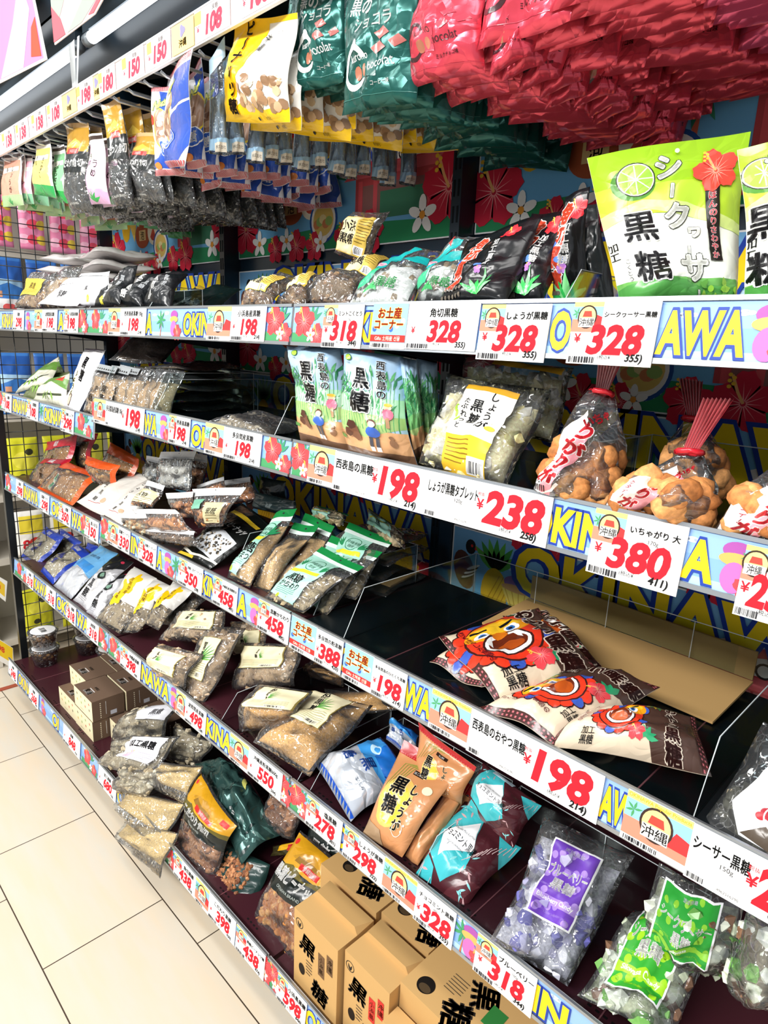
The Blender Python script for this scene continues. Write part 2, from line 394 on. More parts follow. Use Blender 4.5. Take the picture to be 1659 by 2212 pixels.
for mod in range(3):
    p = bpy.data.objects.new('printed_poster', pm); col.objects.link(p); p.location = V((-1.8+.9*mod+.014, .466, 1.073))-base
    tag(p, 'blue tropical holiday poster '+('low behind the brown bags of the left bay', 'low behind the middle bay of the second shelf', 'mostly covered, right bay, above the big lettering')[mod], 'poster', 'posters on the gondola back')

# ------------------------------------------------------------------ price rails
ZR = {'1': 1.4657, '2': 1.2349, '2L': 1.184, '3': .901, '3L': .8785, '4': .5363, '5': .1236}
def rail_pt(z, y5, x, s):       # s = 0 bottom .. 1 top of the sloping face
    return V((x, y5+RAIL_D*s, z+RAIL_H*s))
def rail_x(z, y5, px):
    lo, hi = -4.0, .891
    for _ in range(40):
        m = (lo+hi)/2
        if px_of(rail_pt(z, y5, m, .5))[0] < px: lo = m
        else: hi = m
    return lo
XU = V((1, 0, 0)); YU = V((0, RAIL_D, RAIL_H)).normalized(); NU = YU.cross(XU) * -1
NU = XU.cross(YU)
LEN = math.hypot(RAIL_H, RAIL_D)
GREY, LIP = M('#c9ccd0', 'enamel'), M('#aab0b6', 'metal')
DECK = {'black': M('#0c1418', 'enamel'), 'maroon': M('#3c1a22', 'enamel')}
RAILS = {}
def strip_art(L, els, z, y5, xa):
    a = Art(L, LEN*.9, 'print'); H = a.H
    a.rect(0, 0, 1, 1, '#7fa9e0'); a.rect(0, .55, 1, 1, '#8fb4ea'); a.rect(0, 0, 1, .16, '#a9cdf0')
    r = random.Random(int(z*999)+int(xa*99))
    for i in range(9): cloud(a, r.random(), .75+.15*r.random(), .12, '#dfeafa')
    for e in els:
        x0, x1 = ((rail_x(z, y5, p)-xa)/L for p in e[1:3]); xm = (x0+x1)/2
        if e[0] == 'hib':
            a.rect(max(0, x0), 0, min(1, x1), .28, '#46935f'); wd = (x1-x0)*L
            for i in range(5): a.leaf(x0+(x1-x0)*.6, .6, .5, .07, 30+i*30, '#3f8f6c')
            a.hib(x0+.36*wd/L, .6, .48, '#e8454a'); a.hib(x0+.8*wd/L, .22, .34, '#e8454a'); a.plum(x0+.6*wd/L, .22, .2)
        elif e[0] == 'bowl':
            a.ell(xm, .78, .26, .16, '#a24fa0', 18); a.ell(xm, .62, .3, .12, '#f0a95c', 18); a.ell(xm, .3, .22, .28, '#c06ab0', 18); a.hib(xm+.02, .15, .3, '#e8454a')
        elif e[0] == 'palm':
            a.P([(xm-.002, 0), (xm+.002, 0), (xm+.003, .6)], '#c86b3c')
            for i in range(7): a.leaf(xm, .6, .38, .05, i*51, '#3f9560')
        else:
            okinawa(a, xm, .46, 1.0, (x1-x0)*.96, e[0])
    return a
STRIPS = {
 ('1', 0): [('hib', -30, -8), ('KINAWA', 5, 40), ('bowl', 54, 68), ('A', 126, 141), ('hib', 172, 190)],
 ('1', 1): [('hib', 190, 240), ('A', 316, 331), ('palm', 338, 360), ('bowl', 362, 392), ('OKINAWA', 396, 520), ('hib', 577, 630)],
 ('1', 2): [('hib', 634, 702), ('OKI', 742, 808), ('O', 1190, 1236), ('AWA', 1420, 1622), ('bowl', 1630, 1700)],
 ('2L', 0): [('hib', -6, 14), ('KINAWA', 28, 62), ('palm', 86, 94), ('OKINAWA', 95, 146), ('hib', 163, 201)],
 ('2', 1): [('hib', 204, 212), ('WA', 312, 341), ('bowl', 342, 366), ('OKI', 414, 462), ('hib', 568, 632)],
 ('2', 2): [('hib', 634, 674), ('OKINA', 1140, 1370), ('A', 1475, 1550), ('bowl', 1560, 1620)],
 ('3L', 0): [('hib', 14, 24), ('INAWA', 52, 84), ('OKI', 112, 134), ('WA', 155, 178), ('hib', 178, 192)],
 ('3', 1): [('hib', 219, 240), ('IN', 284, 304), ('A', 340, 353), ('bowl', 354, 372), ('palm', 374, 388), ('KIN', 438, 468), ('A', 514, 536), ('bowl', 536, 566)],
 ('3', 2): [('O', 735, 756), ('WA', 872, 934), ('AW', 1296, 1372), ('palm', 1380, 1400)],
 ('4', 0): [('hib', 33, 60), ('KAWA', 74, 104), ('OKI', 122, 148), ('WA', 166, 192), ('hib', 212, 232)],
 ('4', 1): [('hib', 236, 262), ('NAWA', 306, 368), ('bowl', 368, 384), ('KINA', 446, 502), ('hib', 600, 626)],
 ('4', 2): [('hib', 628, 668), ('O', 728, 752), ('palm', 990, 1010), ('bowl', 1004, 1030), ('IN', 1148, 1230)],
 ('5', 0): [('OKINA', 40, 68), ('bowl', 86, 100), ('OI', 110, 132), ('hib', 178, 211)],
 ('5', 1): [('O', 254, 268), ('hib', 356, 378), ('hib', 566, 580)],
 ('5', 2): [('hib', 582, 606), ('OKI', 660, 710)]}
names = {'1': 'top shelf', '2': 'second shelf', '3': 'third shelf', '4': 'fourth shelf', '5': 'bottom deck'}
bays = ('left bay', 'middle bay', 'right bay')
for key, els in STRIPS.items():
    k, mod = key; z = ZR[k]; y5 = -.0577 if k == '5' else 0; xa = -1.8+.9*mod+.003; xb = xa+.894; top = k[0]
    t = empty('store_shelf', ((xa+xb)/2, .2, z), f'{names[top]} of the {bays[mod]} with a coloured banner in its price rail', 'shelf', 'gondola shelves')
    zd = z+.045; dk = DECK['black'] if (mod == 2 and top in '123') or top == '2' else DECK['maroon']
    mb = MB(); mb.box((xa+.002, .012+y5, zd-.028), (xb-.002, .414, zd), dk)
    if top in '345':
        for i in range(7):
            for q in range(4): mb.add([(xa+.05+.12*i+q*.012+d, y5+.035+e, zd+.0004) for d, e in ((0, 0), (.006, 0), (.006, .004), (0, .004))], [(0, 1, 2, 3)], M('#0a0708', 'paper'))
        for i in range(1, 4): mb.box((xa+.224*i-.001, .02+y5, zd), (xa+.224*i+.001, .4, zd+.0012), M('#7a4a50', 'enamel'))
    mb.build('deck', t)
    A = lambda x, s, d: rail_pt(z, y5, x, s)+NU*d
    mb = MB(); mb.slab([A(xa, 0, 0), A(xb, 0, 0), A(xb, 1, 0), A(xa, 1, 0)], NU, .004, GREY)
    for s0, s1 in ((-.03, .06), (.955, 1.03)): mb.slab([A(xa, s0, .0035), A(xb, s0, .0035), A(xb, s1, .0035), A(xa, s1, .0035)], NU, .0045, LIP)
    rl = mb.build('price_rail', t)
    a = strip_art(xb-xa, els, z, y5, xa); mb = MB(); a.flat(mb, A(xa, .05, .0004), XU, YU, NU); mb.build('banner_strip', t)
    RAILS[key] = t
    # lengthwise bracket under the deck
    if top in '1234':
        for x in (xa+.02, xb-.02):
            mb = MB(); mb.add([(x, .03, zd-.028), (x, .41, zd-.028), (x, .41, zd-.075), (x+.003, .03, zd-.028), (x+.003, .41, zd-.028), (x+.003, .41, zd-.075)], [(0, 1, 2), (5, 4, 3), (0, 3, 4, 1), (1, 4, 5, 2), (2, 5, 3, 0)], DARK); mb.build('bracket', t)

# ------------------------------------------------------------------ price cards
RED = '#e5202e'
def emblem(a, x0, y0, x1, y1, big=False):
    a.rect(x0, y0, x1, y1, '#8fc0e8'); a.rect(x0, y0, x1, y0+(y1-y0)*.42, '#e98a72'); a.rect(x0, y0+(y1-y0)*.84, x1, y1, '#f0dc7c')
    xm = (x0+x1)/2; ym = (y0+y1)/2; r = (y1-y0)*.36
    a.P([(x0+(x1-x0)*.66, y0+(y1-y0)*.2), (x1, y0+(y1-y0)*.2), (x1, y0+(y1-y0)*.5), (x0+(x1-x0)*.8, y0+(y1-y0)*.58)], '#cf3a3a')
    for i in range(5): a.leaf(x0+(x1-x0)*.14, y0+(y1-y0)*.62, r*.55, r*.08, i*60+20, '#4f9a60'); a.same = True
    a.same = False
    a.ell(xm, ym, r, r*1.1, '#3a2c26', 22); a.ell(xm, ym, r*.86, r*.95, '#f2cf8a', 22)
    a.P([(xm-r*.5*a.H/a.W, ym), (xm+r*.5*a.H/a.W, ym), (xm+r*.36*a.H/a.W, ym+r*.55), (xm-r*.36*a.H/a.W, ym+r*.55)], '#d8483c')
    a.rect(xm-r*.8*a.H/a.W, ym-r*.95, xm+r*.8*a.H/a.W, ym-r*.1, '#f7f4ee'); a.text('沖縄', xm, ym-r*.5, r*.8, '#17130f', .012, 0, 0, (x1-x0)*.6)
    if big: a.text('OKINAWA Popular Products', xm, y1-(y1-y0)*.08, (y1-y0)*.12, '#d8ac22', .01, 0, 0, (x1-x0)*.95)
def sticker(a, x0, y0, x1, y1):
    a.rect(x0, y0, x1, y1, '#8fb8dc'); xm = (x0+x1)/2; h = y1-y0
    for i in range(6): a.ell(x0+(x1-x0)*(.1+.16*i), y0+h*(.35+.1*(i % 3)), h*.08, h*.08, ('#3e66b4', '#f2b7c2', '#f5efe0')[i % 3], 10)
    a.text('お土産', xm, y0+h*.76, h*.3, '#b3261e', .03, 0, 0, (x1-x0)*.8, False, '#f6d35a', .05)
    a.text('コーナー', xm, y0+h*.47, h*.28, '#b3261e', .03, 0, 0, (x1-x0)*.85, False, '#f6d35a', .05)
    a.rect(x0, y0+h*.02, x1, y0+h*.2, '#c0342e'); a.text('Gifts 土特産 선물', xm, y0+h*.11, h*.13, '#fff3e0', 0, 0, 0, (x1-x0)*.9)
def price_card(key, p0, p1, price, tax, name, where, lay='v', lo=.02, hi=.97, em=None, wt='', tone='white'):
    k, mod = key; z = ZR[k]; y5 = -.0577 if k == '5' else 0
    x0, x1 = rail_x(z, y5, p0), rail_x(z, y5, p1); W = x1-x0; H = (hi-lo)*LEN
    a = Art(W, H, 'paper'); r = W/H; n = len(price)
    if lay == 'h':           # name at the left, large figure at the right
        a.text(name, .24, .70, .27, '#1a1a1a', .03, 0, 0, .43)
        if wt: a.text(wt, .3, .48, .12, '#333333', 0)
        a.text('¥', .48, .55, .3, RED, .02); a.text('税抜', .48, .76, .09, RED)
        a.text(price, .735, .53, .92, RED, .045, .12, 0, .46)
        a.text('(税込¥', .70, .13, .1, '#222222'); a.text(tax+')', .87, .12, .2, '#151515', .035, .15, 0, .22)
        a.bars(.02, .03, .02+.5/r*.6, .13, seed=int(price)); a.text('4962516290', .34, .09, .07, '#555555')
    else:
        e = em == 'in'
        if e: emblem(a, .0, .52, .36, 1)
        if em == 'st': sticker(a, 0, .05, .42, 1)
        xs = .68 if e else (.72 if em == 'st' else .52); fw_ = .6 if e else (.5 if em == 'st' else .9)
        a.text(name, xs, .8, min(.2, .95*fw_*r/max(3, len(name))*1.05), '#1a1a1a', .028, 0, 0, fw_)
        if wt: a.text(wt, xs, .655, .085, '#444444')
        fx = .55 if em != 'st' else .74
        a.text('¥', .1 if em != 'st' else .5, .42, .2, RED, .015)
        a.text(price, fx, .4, .62, RED, .042, .12, 0, .8 if em != 'st' else .46)
        a.text('(税込¥', .46, .12, .08, '#222222', 0, 0, 0, .25); a.text(tax+')', .8, .11, .16, '#151515', .03, .15, 0, .36)
        a.bars(.03, .02, .36, .12, seed=int(price)+n)
    O = rail_pt(z, y5, x0, lo)+NU*.0052
    mb = MB(); mb.slab([O, O+XU*W, O+XU*W+YU*H, O+YU*H], NU, .0012, M('#fbfbfb', 'paper')); a.flat(mb, O, XU, YU, NU)
    tag(mb.build('price_card'), f'{price} yen card, {where}', 'price tag', 'price cards')
def emblem_card(key, p0, p1, where, st=False, lo=.0, hi=.98, big=False):
    k, mod = key; z = ZR[k]; y5 = -.0577 if k == '5' else 0
    x0, x1 = rail_x(z, y5, p0), rail_x(z, y5, p1); W = x1-x0; H = (hi-lo)*LEN; a = Art(W, H, 'paper')
    if st: sticker(a, 0, .13, 1, 1)
    else: emblem(a, 0, .13, 1, 1, big)
    a.bars(.05, .02, .6, .11)
    O = rail_pt(z, y5, x0, lo)+NU*.0046
    mb = MB(); mb.slab([O, O+XU*W, O+XU*W+YU*H, O+YU*H], NU, .0012, M('#fbfbfb', 'paper')); a.flat(mb, O, XU, YU, NU)
    tag(mb.build('picture_card'), ('souvenir card in red letters, ' if st else 'round emblem card, ')+where, 'shelf card', 'picture cards on the rails')
K = '黒糖'
for c in [
 (('1', 0), 32, 55, '298', '321', '黒糖', 'below the yellow labelled bag on the top shelf'),
 (('1', 0), 95, 127, '198', '214', '波照間産黒糖', 'wide one at the middle of the left bay, top shelf'),
 (('1', 0), 142, 173, '198', '214', '与那国産黒糖', 'last before the joint of left and middle bay, top shelf', 'v', .02, .97, 'in'),
 (('1', 1), 264, 319, '198', '214', '西表島産黒糖130g', 'below the black calligraphy bags on the top shelf'),
 (('1', 1), 504, 578, '198', '214', '小浜島産黒糖', 'below the clear bags with yellow labels, top shelf'),
 (('1', 2), 703, 788, '318', '344', 'ミントこくとう', 'below the teal bags on the top shelf', 'v', -.04, .97, 'in', '76g'),
 (('1', 2), 885, 1037, '328', '355', '角切黒糖', 'below the frontmost black flower pouch'),
 (('1', 2), 1042, 1190, '328', '355', 'しょうが黒糖', 'hanging low between two other 328 cards, left of a blue letter', 'v', -.12, .93, 'in'),
 (('1', 2), 1239, 1424, '328', '355', 'シークヮーサー黒糖', 'below the large green citrus pouch', 'v', -.1, .95, 'in'),
 (('2L', 0), 9, 28, '108', '116', K, 'at the far left end of the second shelf', 'v', .02, .97, 'in'),
 (('2L', 0), 62, 86, '108', '116', '黒糖飴', 'between two yellow words on the second shelf, left bay', 'v', .02, .97, 'in'),
 (('2L', 0), 136, 163, '298', '321', '黒糖しょうが', 'below the tall white calligraphy bag', 'v', -.05, .97, 'in'),
 (('2', 1), 232, 315, '198', '214', '多良間島産黒糖130g', 'wide card below the row of upright brown bags', 'h'),
 (('2', 1), 369, 414, '198', '214', '西表島黒糖', 'narrow card below the first acrylic tray of the second shelf', 'v', .02, .97, 'in'),
 (('2', 1), 487, 568, '198', '214', '多良間産黒糖', 'below the single clear bag lying in the empty tray'),
 (('2', 2), 726, 924, '198', '214', '西表島の黒糖', 'wide card below the sugar cane picture bags', 'h', -.02, .97),
 (('2', 2), 924, 1192, '238', '258', 'しょうが黒糖タブレット', 'wide card below the bag with slanted yellow label', 'h', -.02, .97, None, '120g'),
 (('2', 2), 1284, 1482, '380', '411', 'いちゃがり 大', 'below the knotted dough bags', 'v', -.22, .96, 'in', '170g'),
 (('2', 2), 1606, 1760, '238', '258', 'いちゃがり', 'cut by the right picture edge on the second shelf', 'v', -.22, .9, 'in'),
 (('3L', 0), 38, 53, '298', '321', K, 'first one at the far left of the third shelf'),
 (('3L', 0), 90, 109, '298', '321', '黒糖ナッツ', 'below the orange edged nut bag on the third shelf'),
 (('3L', 0), 131, 156, '350', '378', K, 'below the long white bags in the left bay', 'v', .02, .97, 'in'),
 (('3L', 0), 188, 216, '150', '162', '黒いお豆', 'last before the joint of left and middle bay, third shelf', 'v', .02, .97, 'in'),
 (('3', 1), 259, 284, '330', '356', '黒糖ピーナツ', 'below the lying nut bags in the middle bay'),
 (('3', 1), 303, 341, '328', '354', '黒糖アーモンド', 'left of the black seed bag, third shelf', 'v', .02, .97, 'in', '70g'),
 (('3', 1), 390, 441, '350', '378', '黒糖ごまピーナッツ', 'below the black seed bag', 'v', .02, .97, 'in', '85g'),
 (('3', 1), 465, 516, '458', '495', '沖縄県産黒糖粉末', 'below the thin green headed pouches', 'v', .02, .97, 'in', '300g'),
 (('3', 1), 562, 629, '458', '495', '黒糖かちわり', 'below the big front green headed pouch', 'v', .02, .97, 'in', '300g'),
 (('3', 2), 686, 743, '388', '420', '多良間の粉黒糖', 'below the empty black deck next to a souvenir card'),
 (('3', 2), 808, 880, '198', '214', '多良間島のひとくち黒糖', 'below the left end of the acrylic tray of lion bags'),
 (('3', 2), 1018, 1302, '198', '214', '西表島のおやつ黒糖', 'widest card of the third shelf, below the lion bags', 'h', -.04, .98),
 (('3', 2), 1492, 1860, '258', '278', 'シーサー黒糖', 'below the grey lion pouch at the right picture edge', 'h', -.04, .98, None, '150g'),
 (('4', 0), 60, 75, '318', '344', K, 'below the blue edged bags on the fourth shelf'),
 (('4', 0), 103, 123, '318', '344', '黒糖', 'below the pale blue pouch'),
 (('4', 0), 146, 167, '318', '344', '黒糖', 'below the black and white pouches', 'v', .02, .97, 'in'),
 (('4', 0), 191, 216, '318', '344', '波照間', 'below the yellow printed pouches'),
 (('4', 1), 264, 307, '398', '430', '沖縄産黒糖', 'below the red striped pack on the fourth shelf', 'v', .02, .97, 'in'),
 (('4', 1), 404, 448, '498', '538', '波照間産黒糖', 'below the cream labelled lump bags'),
 (('4', 1), 540, 612, '550', '594', '沖縄産粉黒糖600g', 'below the front powder sugar bag'),
 (('4', 2), 666, 741, '278', '301', '塩黒糖', 'below the blue and silver pillow pouch', 'v', .02, .97, 'in', '90g'),
 (('4', 2), 747, 832, '298', '322', 'しょうが黒糖', 'below the ginger pouches with red tops', 'v', .02, .97, 'in', '90g'),
 (('4', 2), 902, 985, '328', '355', 'チョコミント黒糖', 'below the teal chocolate mint pouches', 'v', -.06, .97, None, '60g'),
 (('4', 2), 1032, 1158, '318', '344', 'ブルーベリー', 'below the purple labelled candy bag', 'v', -.06, .96, 'in', '100g'),
 (('5', 0), 22, 40, '248', '268', K, 'first one at the far left of the bottom deck'),
 (('5', 0), 66, 86, '268', '290', K, 'on the bottom deck left of the cream boxes'),
 (('5', 0), 140, 176, '848', '916', K, 'below the brown and cream boxes'),
 (('5', 1), 216, 254, '680', '735', '加工黒糖', 'below the clear bags of grey lumps'),
 (('5', 1), 380, 426, '438', '474', '角切黒糖', 'below the front black and gold pouch', 'v', .02, .97, 'in'),
 (('5', 1), 455, 512, '398', '430', 'こだわり黒糖', 'below the sugar window of the dark green pouch'),
 (('5', 1), 514, 575, '438', '474', '黒糖ピーナッツ糖', 'below the black and gold peanut pouch', 'v', .02, .97, 'in'),
 (('5', 2), 603, 664, '598', '646', '小浜島黒糖', 'below the cardboard boxes', 'v', .02, .97, 'in'),
]: price_card(*c)
for c in [
 (('1', 0), 78, 95, 'left bay of the top shelf'), (('1', 1), 238, 264, 'beside the middle bay price card under the black bags'), (('1', 1), 452, 503, 'left of the 198 card under the yellow labels'),
 (('1', 2), 808, 883, 'between the two cards under the teal and black pouches', True),
 (('2', 1), 207, 233, 'first one in the middle bay of the second shelf'), (('2', 1), 447, 488, 'right of the yellow letters under the acrylic tray'), (('2', 2), 671, 728, 'beside the red flowers under the cane bags'),
 (('3', 1), 237, 260, 'below the long white bags on the third shelf'), (('3', 2), 632, 686, 'at the joint below the green headed pouches', True), (('3', 2), 747, 808, 'second of two on the third shelf', True),
 (('3', 2), 934, 1017, 'below the crimped corner of the lion bags', False, 0, .98, True), (('3', 2), 1352, 1492, 'largest one, below the empty deck beside the grey lion pouch', False, 0, .98, True),
 (('4', 1), 384, 404, 'below the cream labelled lump bags'), (('4', 1), 500, 541, 'below the rear powder sugar bag'), (('4', 2), 832, 902, 'left of the 328 card under the chocolate mint pouches', False, 0, .98, True),
 (('5', 1), 426, 455, 'between two cards under the dark pouches'),
]: emblem_card(*c)

# ------------------------------------------------------------------ bags
CLEAR, ACR = M('#f8fafa', 'clear'), M('#eef4f4', 'acrylic')
UP = V((0, 0, 1))
_ico = {}
def ico(n=1):
    if n not in _ico:
        bm = bmesh.new(); bmesh.ops.create_icosphere(bm, subdivisions=n, radius=1)
        bm.verts.ensure_lookup_table(); _ico[n] = ([v.co.copy() for v in bm.verts], [tuple(v.index for v in f.verts) for f in bm.faces]); bm.free()
    return _ico[n]
class Bag:
    NU, NV = 16, 18
    """A bag on a quad (TL, TR, BR, BL in space or in photo pixels lying on a real leaning plane)."""
    def __init__(s, name, label, cat, q, y=None, z=None, tilt=None, yaw=0, roll=0, th=.03, shape='pillow', group=None, ext=0, N=None, seed=None, wave=1, x=None, org=None):
        s.r = random.Random(label if seed is None else seed); s.th = th*.8; s.shape = shape; s.wave = wave
        s.seed = s.r.random()*50
        if not isinstance(q[0], Vector):
            bm = ((q[2][0]+q[3][0])/2, (q[2][1]+q[3][1])/2)
            B = on(bm, 1, y) if y is not None else (on(bm, 2, z) if z is not None else on(bm, 0, x))
            if N is None:
                if tilt is None:
                    ts = []
                    for a, b in ((q[0], q[3]), (q[1], q[2])):
                        b3 = onpl(b, B, V((0, -1, .3))); d = ray(a); k = (b3.x-CP.x)/d.x; a3 = CP+d*k
                        ts.append(math.degrees(math.atan2(a3.y-b3.y, a3.z-b3.z)))
                    tilt = sum(ts)/2; tilt = max(-4, min(72, tilt))
                t, w_ = math.radians(tilt), math.radians(yaw)
                N = V((math.sin(w_)*math.cos(t), -math.cos(w_)*math.cos(t), math.sin(t)))
                if roll: N = Matrix.Rotation(math.radians(roll), 3, 'Y') @ N
            q = [onpl(p, B, N) for p in q]
        else: q = list(q)
        if N is None: N = (q[2]-q[3]).cross(q[0]-q[3]).normalized()
        s.N = N
        if ext:
            q[3] = q[3]+(q[3]-q[0]).normalized()*ext; q[2] = q[2]+(q[2]-q[1]).normalized()*ext
        s.q = q; s.W = ((q[1]-q[0]).length+(q[2]-q[3]).length)/2; s.H = ((q[0]-q[3]).length+(q[1]-q[2]).length)/2
        s.root = empty(name, org or (q[2]+q[3])/2, label, cat, group)
    def prof(s, u, v):
        U = max(0, 4*u*(1-u))
        if s.shape == 'pillow': return U**.5*max(0, 4*v*(1-v))**.45
        if s.shape == 'pouch': return U**.55*(math.sin(math.pi*min(1, v/.84)**.75)**.6 if v < .84 else 0)
        if s.shape == 'stand': return U**.5*(min(1, v/.12)**.6)*max(0, 1-v/.93)**.7
        if s.shape == 'tied': return U**.6*(min(1, (v+.02)/.2)**.5)*max(.12, 1-max(0, v-.5)*1.9)
        return U**.3*max(0, 4*v*(1-v))**.3
    def mid(s, u, v):
        TL, TR, BR, BL = s.q; du = 0
        if s.shape == 'tied' and v > .6: k = (v-.6)/.4; u = .5+(u-.5)*(1-.62*k)
        if s.shape in ('pillow', 'stand', 'pouch'):     # sides draw in a little where the bag is full
            u = .5+(u-.5)*(1-.03*math.sin(math.pi*v))
        P = (BL*(1-u)+BR*u)*(1-v)+(TL*(1-u)+TR*u)*v
        e = s.wave*.06*s.th
        return P+s.N*(e*3*math.sin(u*5+s.seed)*(.4+abs(v-.5)) + e*3*math.sin(v*7+s.seed*2))
    def off(s, u, v):
        f = s.prof(u, v)
        w_ = noise.noise(V((u*4+s.seed, v*5-s.seed, s.seed)))*.55+noise.noise(V((u*9-s.seed, v*10, s.seed*2)))*.22
        g = (1-abs(noise.noise(V((u*3.1+s.seed*1.7, v*3.7+s.seed, 1.3-s.seed)))*2.2))**3*.22     # soft folds
        return s.th*(f+s.wave*(w_+g)*f*.8)
    def S(s, u, v): return s.mid(u, v)+s.N*s.off(u, v), s.N
    def back(s, u, v): return s.mid(u, v)-s.N*(s.th*.3*s.prof(u, v)+.0006), -s.N
    def skin(s, name, m, back=True, label=None):
        mb = MB(); vs = []; nu, nv = s.NU, s.NV; lift = 0
        for j in range(nv+1):
            for i in range(nu+1):
                P, N = s.S(i/nu, j/nv); vs.append(P+N*lift)
        n0 = len(vs); fs = []
        for j in range(nv):
            for i in range(nu): k = j*(nu+1)+i; fs += [(k, k+1, k+nu+2), (k, k+nu+2, k+nu+1)]
        if back:
            for j in range(nv+1):
                for i in range(nu+1): vs.append(s.back(i/nu, j/nv)[0])
            fs += [tuple(k+n0 for k in f[::-1]) for f in fs[:]]
            R = [i for i in range(nu+1)]+[j*(nu+1)+nu for j in range(1, nv+1)]+[nv*(nu+1)+i for i in range(nu-1, -1, -1)]+[j*(nu+1) for j in range(nv-1, 0, -1)]
            for k in range(len(R)): a, b = R[k], R[(k+1) % len(R)]; fs.append((b, a, a+n0, b+n0))
        mb.add(vs, fs, m, True)
        return mb.build(name, s.root, label)
    def art(s, kind='film'): return Art(s.W, s.H, kind)
    def tri(s, x, y):
        if not hasattr(s, 'tab'): s.tab = [[s.S(i/s.NU, j/s.NV)[0] for i in range(s.NU+1)] for j in range(s.NV+1)]
        i = max(0, min(s.NU-1, int(x+1e-7))); j = max(0, min(s.NV-1, int(y+1e-7))); p, q = x-i, y-j; T = s.tab
        if p >= q: return T[j][i]*(1-p)+T[j][i+1]*(p-q)+T[j+1][i+1]*q
        return T[j][i]*(1-q)+T[j+1][i]*(q-p)+T[j+1][i+1]*p
    def print(s, a, name='front_print', label=None): return a.wrap(s, name, label=label)
    def patch(s, name, a, u0, v0, u1, v1, lift=.0012, label=None):      # a label stuck on a part of the front; a in its own 0..1
        a.wrap(s, name, (u0, v0, u1, v1), lift, .00004, label)
    def fill(s, c, u0=.06, v0=.05, u1=.94, v1=.7, depth=.8, name='contents', kind='powder', label=None):
        mb = MB(); n = 12; m = M(c, kind); vs = []
        for sgn in (1, -1):
            for j in range(n+1):
                for i in range(n+1):
                    u, v = i/n, j/n; P = s.mid(u0+(u1-u0)*u, v0+(v1-v0)*v)
                    e = (max(0, 16*u*(1-u)*v*(1-v)))**.35; o = s.off(u0+(u1-u0)*u, v0+(v1-v0)*v)
                    P = P+s.N*(o*depth*e-.001 if sgn > 0 else -.0008); vs.append(P)
        k = (n+1)**2; fs = [(j*(n+1)+i, j*(n+1)+i+1, (j+1)*(n+1)+i+1, (j+1)*(n+1)+i) for j in range(n) for i in range(n)]
        mb.add(vs, fs+[tuple(a+k for a in f[::-1]) for f in fs], m, True)
        return mb.build(name, s.root, label)
    def chunks(s, cols, n=90, size=.008, u0=.08, v0=.06, u1=.92, v1=.68, rough=.25, smooth=False, name='contents', label=None, kind='chunk', depth=1, surf=False):
        vs0, fs0 = ico(2 if size > .0125 and smooth else 1); mb = MB(); ms = [M(c, kind) for c in cols]; r = s.r
        for k in range(n):
            u, v = u0+(u1-u0)*r.random(), v0+(v1-v0)*r.random(); o = s.off(u, v)*depth
            z = max(.0, min(1, r.random()*1.3)); k_ = min(1, .3+o/(1.8*size)); P = s.mid(u, v)+s.N*(o-size*.35 if surf else max(size*.25*k_, o*z-size*k_*1.02))
            R = Matrix.Rotation(r.random()*6.28, 3, V((r.random()-.5, r.random()-.5, r.random()-.5)).normalized())
            sc_ = [k_*size*(.6+.5*r.random()) for _ in range(3)]
            mb.add([P+R @ V((w.x*sc_[0]*(1+rough*(r.random()-.5)), w.y*sc_[1]*(1+rough*(r.random()-.5)), w.z*sc_[2]*(1+rough*(r.random()-.5)))) for w in vs0], fs0, ms[k % len(ms)], smooth)
        return mb.build(name, s.root, label)
def hole(a, x=.5, y=.95, r=.012): a.ell(x, y, r*1.3, r, '#2c2c30', 10)
B_, W_ = '#16161a', '#f7f7f5'
BROWN = ['#8a6a4c', '#6e5038', '#9c7c5a']; NUT = ['#9a6236', '#b57a48', '#85502c']; GREYB = ['#8c7d68', '#a09078', '#766854']
def clear_bag(name, label, q, cols=BROWN, n=70, size=.008, lab=None, film='bag_film', pw=None, v1=.72, **k):
    b = Bag(name, label, k.pop('cat', 'bag of sweets'), q, **k)
    if pw: b.fill(pw, v1=v1)
    if n: b.chunks(cols, n, size, v1=v1)
    b.skin(film, CLEAR)
    if lab: lab(b)
    return b
def sticker_label(u0, v0, u1, v1, base, draw, aspect=None):
    def f(b):
        a = Art(b.W*(u1-u0), b.H*(v1-v0), 'print'); a.rect(0, 0, 1, 1, base); draw(a); b.patch('printed_label', a, u0, v0, u1, v1)
    return f
def drw(*ops):
    def f(a):
        for o in ops: getattr(a, o[0])(*o[1:-1], **o[-1]) if isinstance(o[-1], dict) else getattr(a, o[0])(*o[1:])
    return f

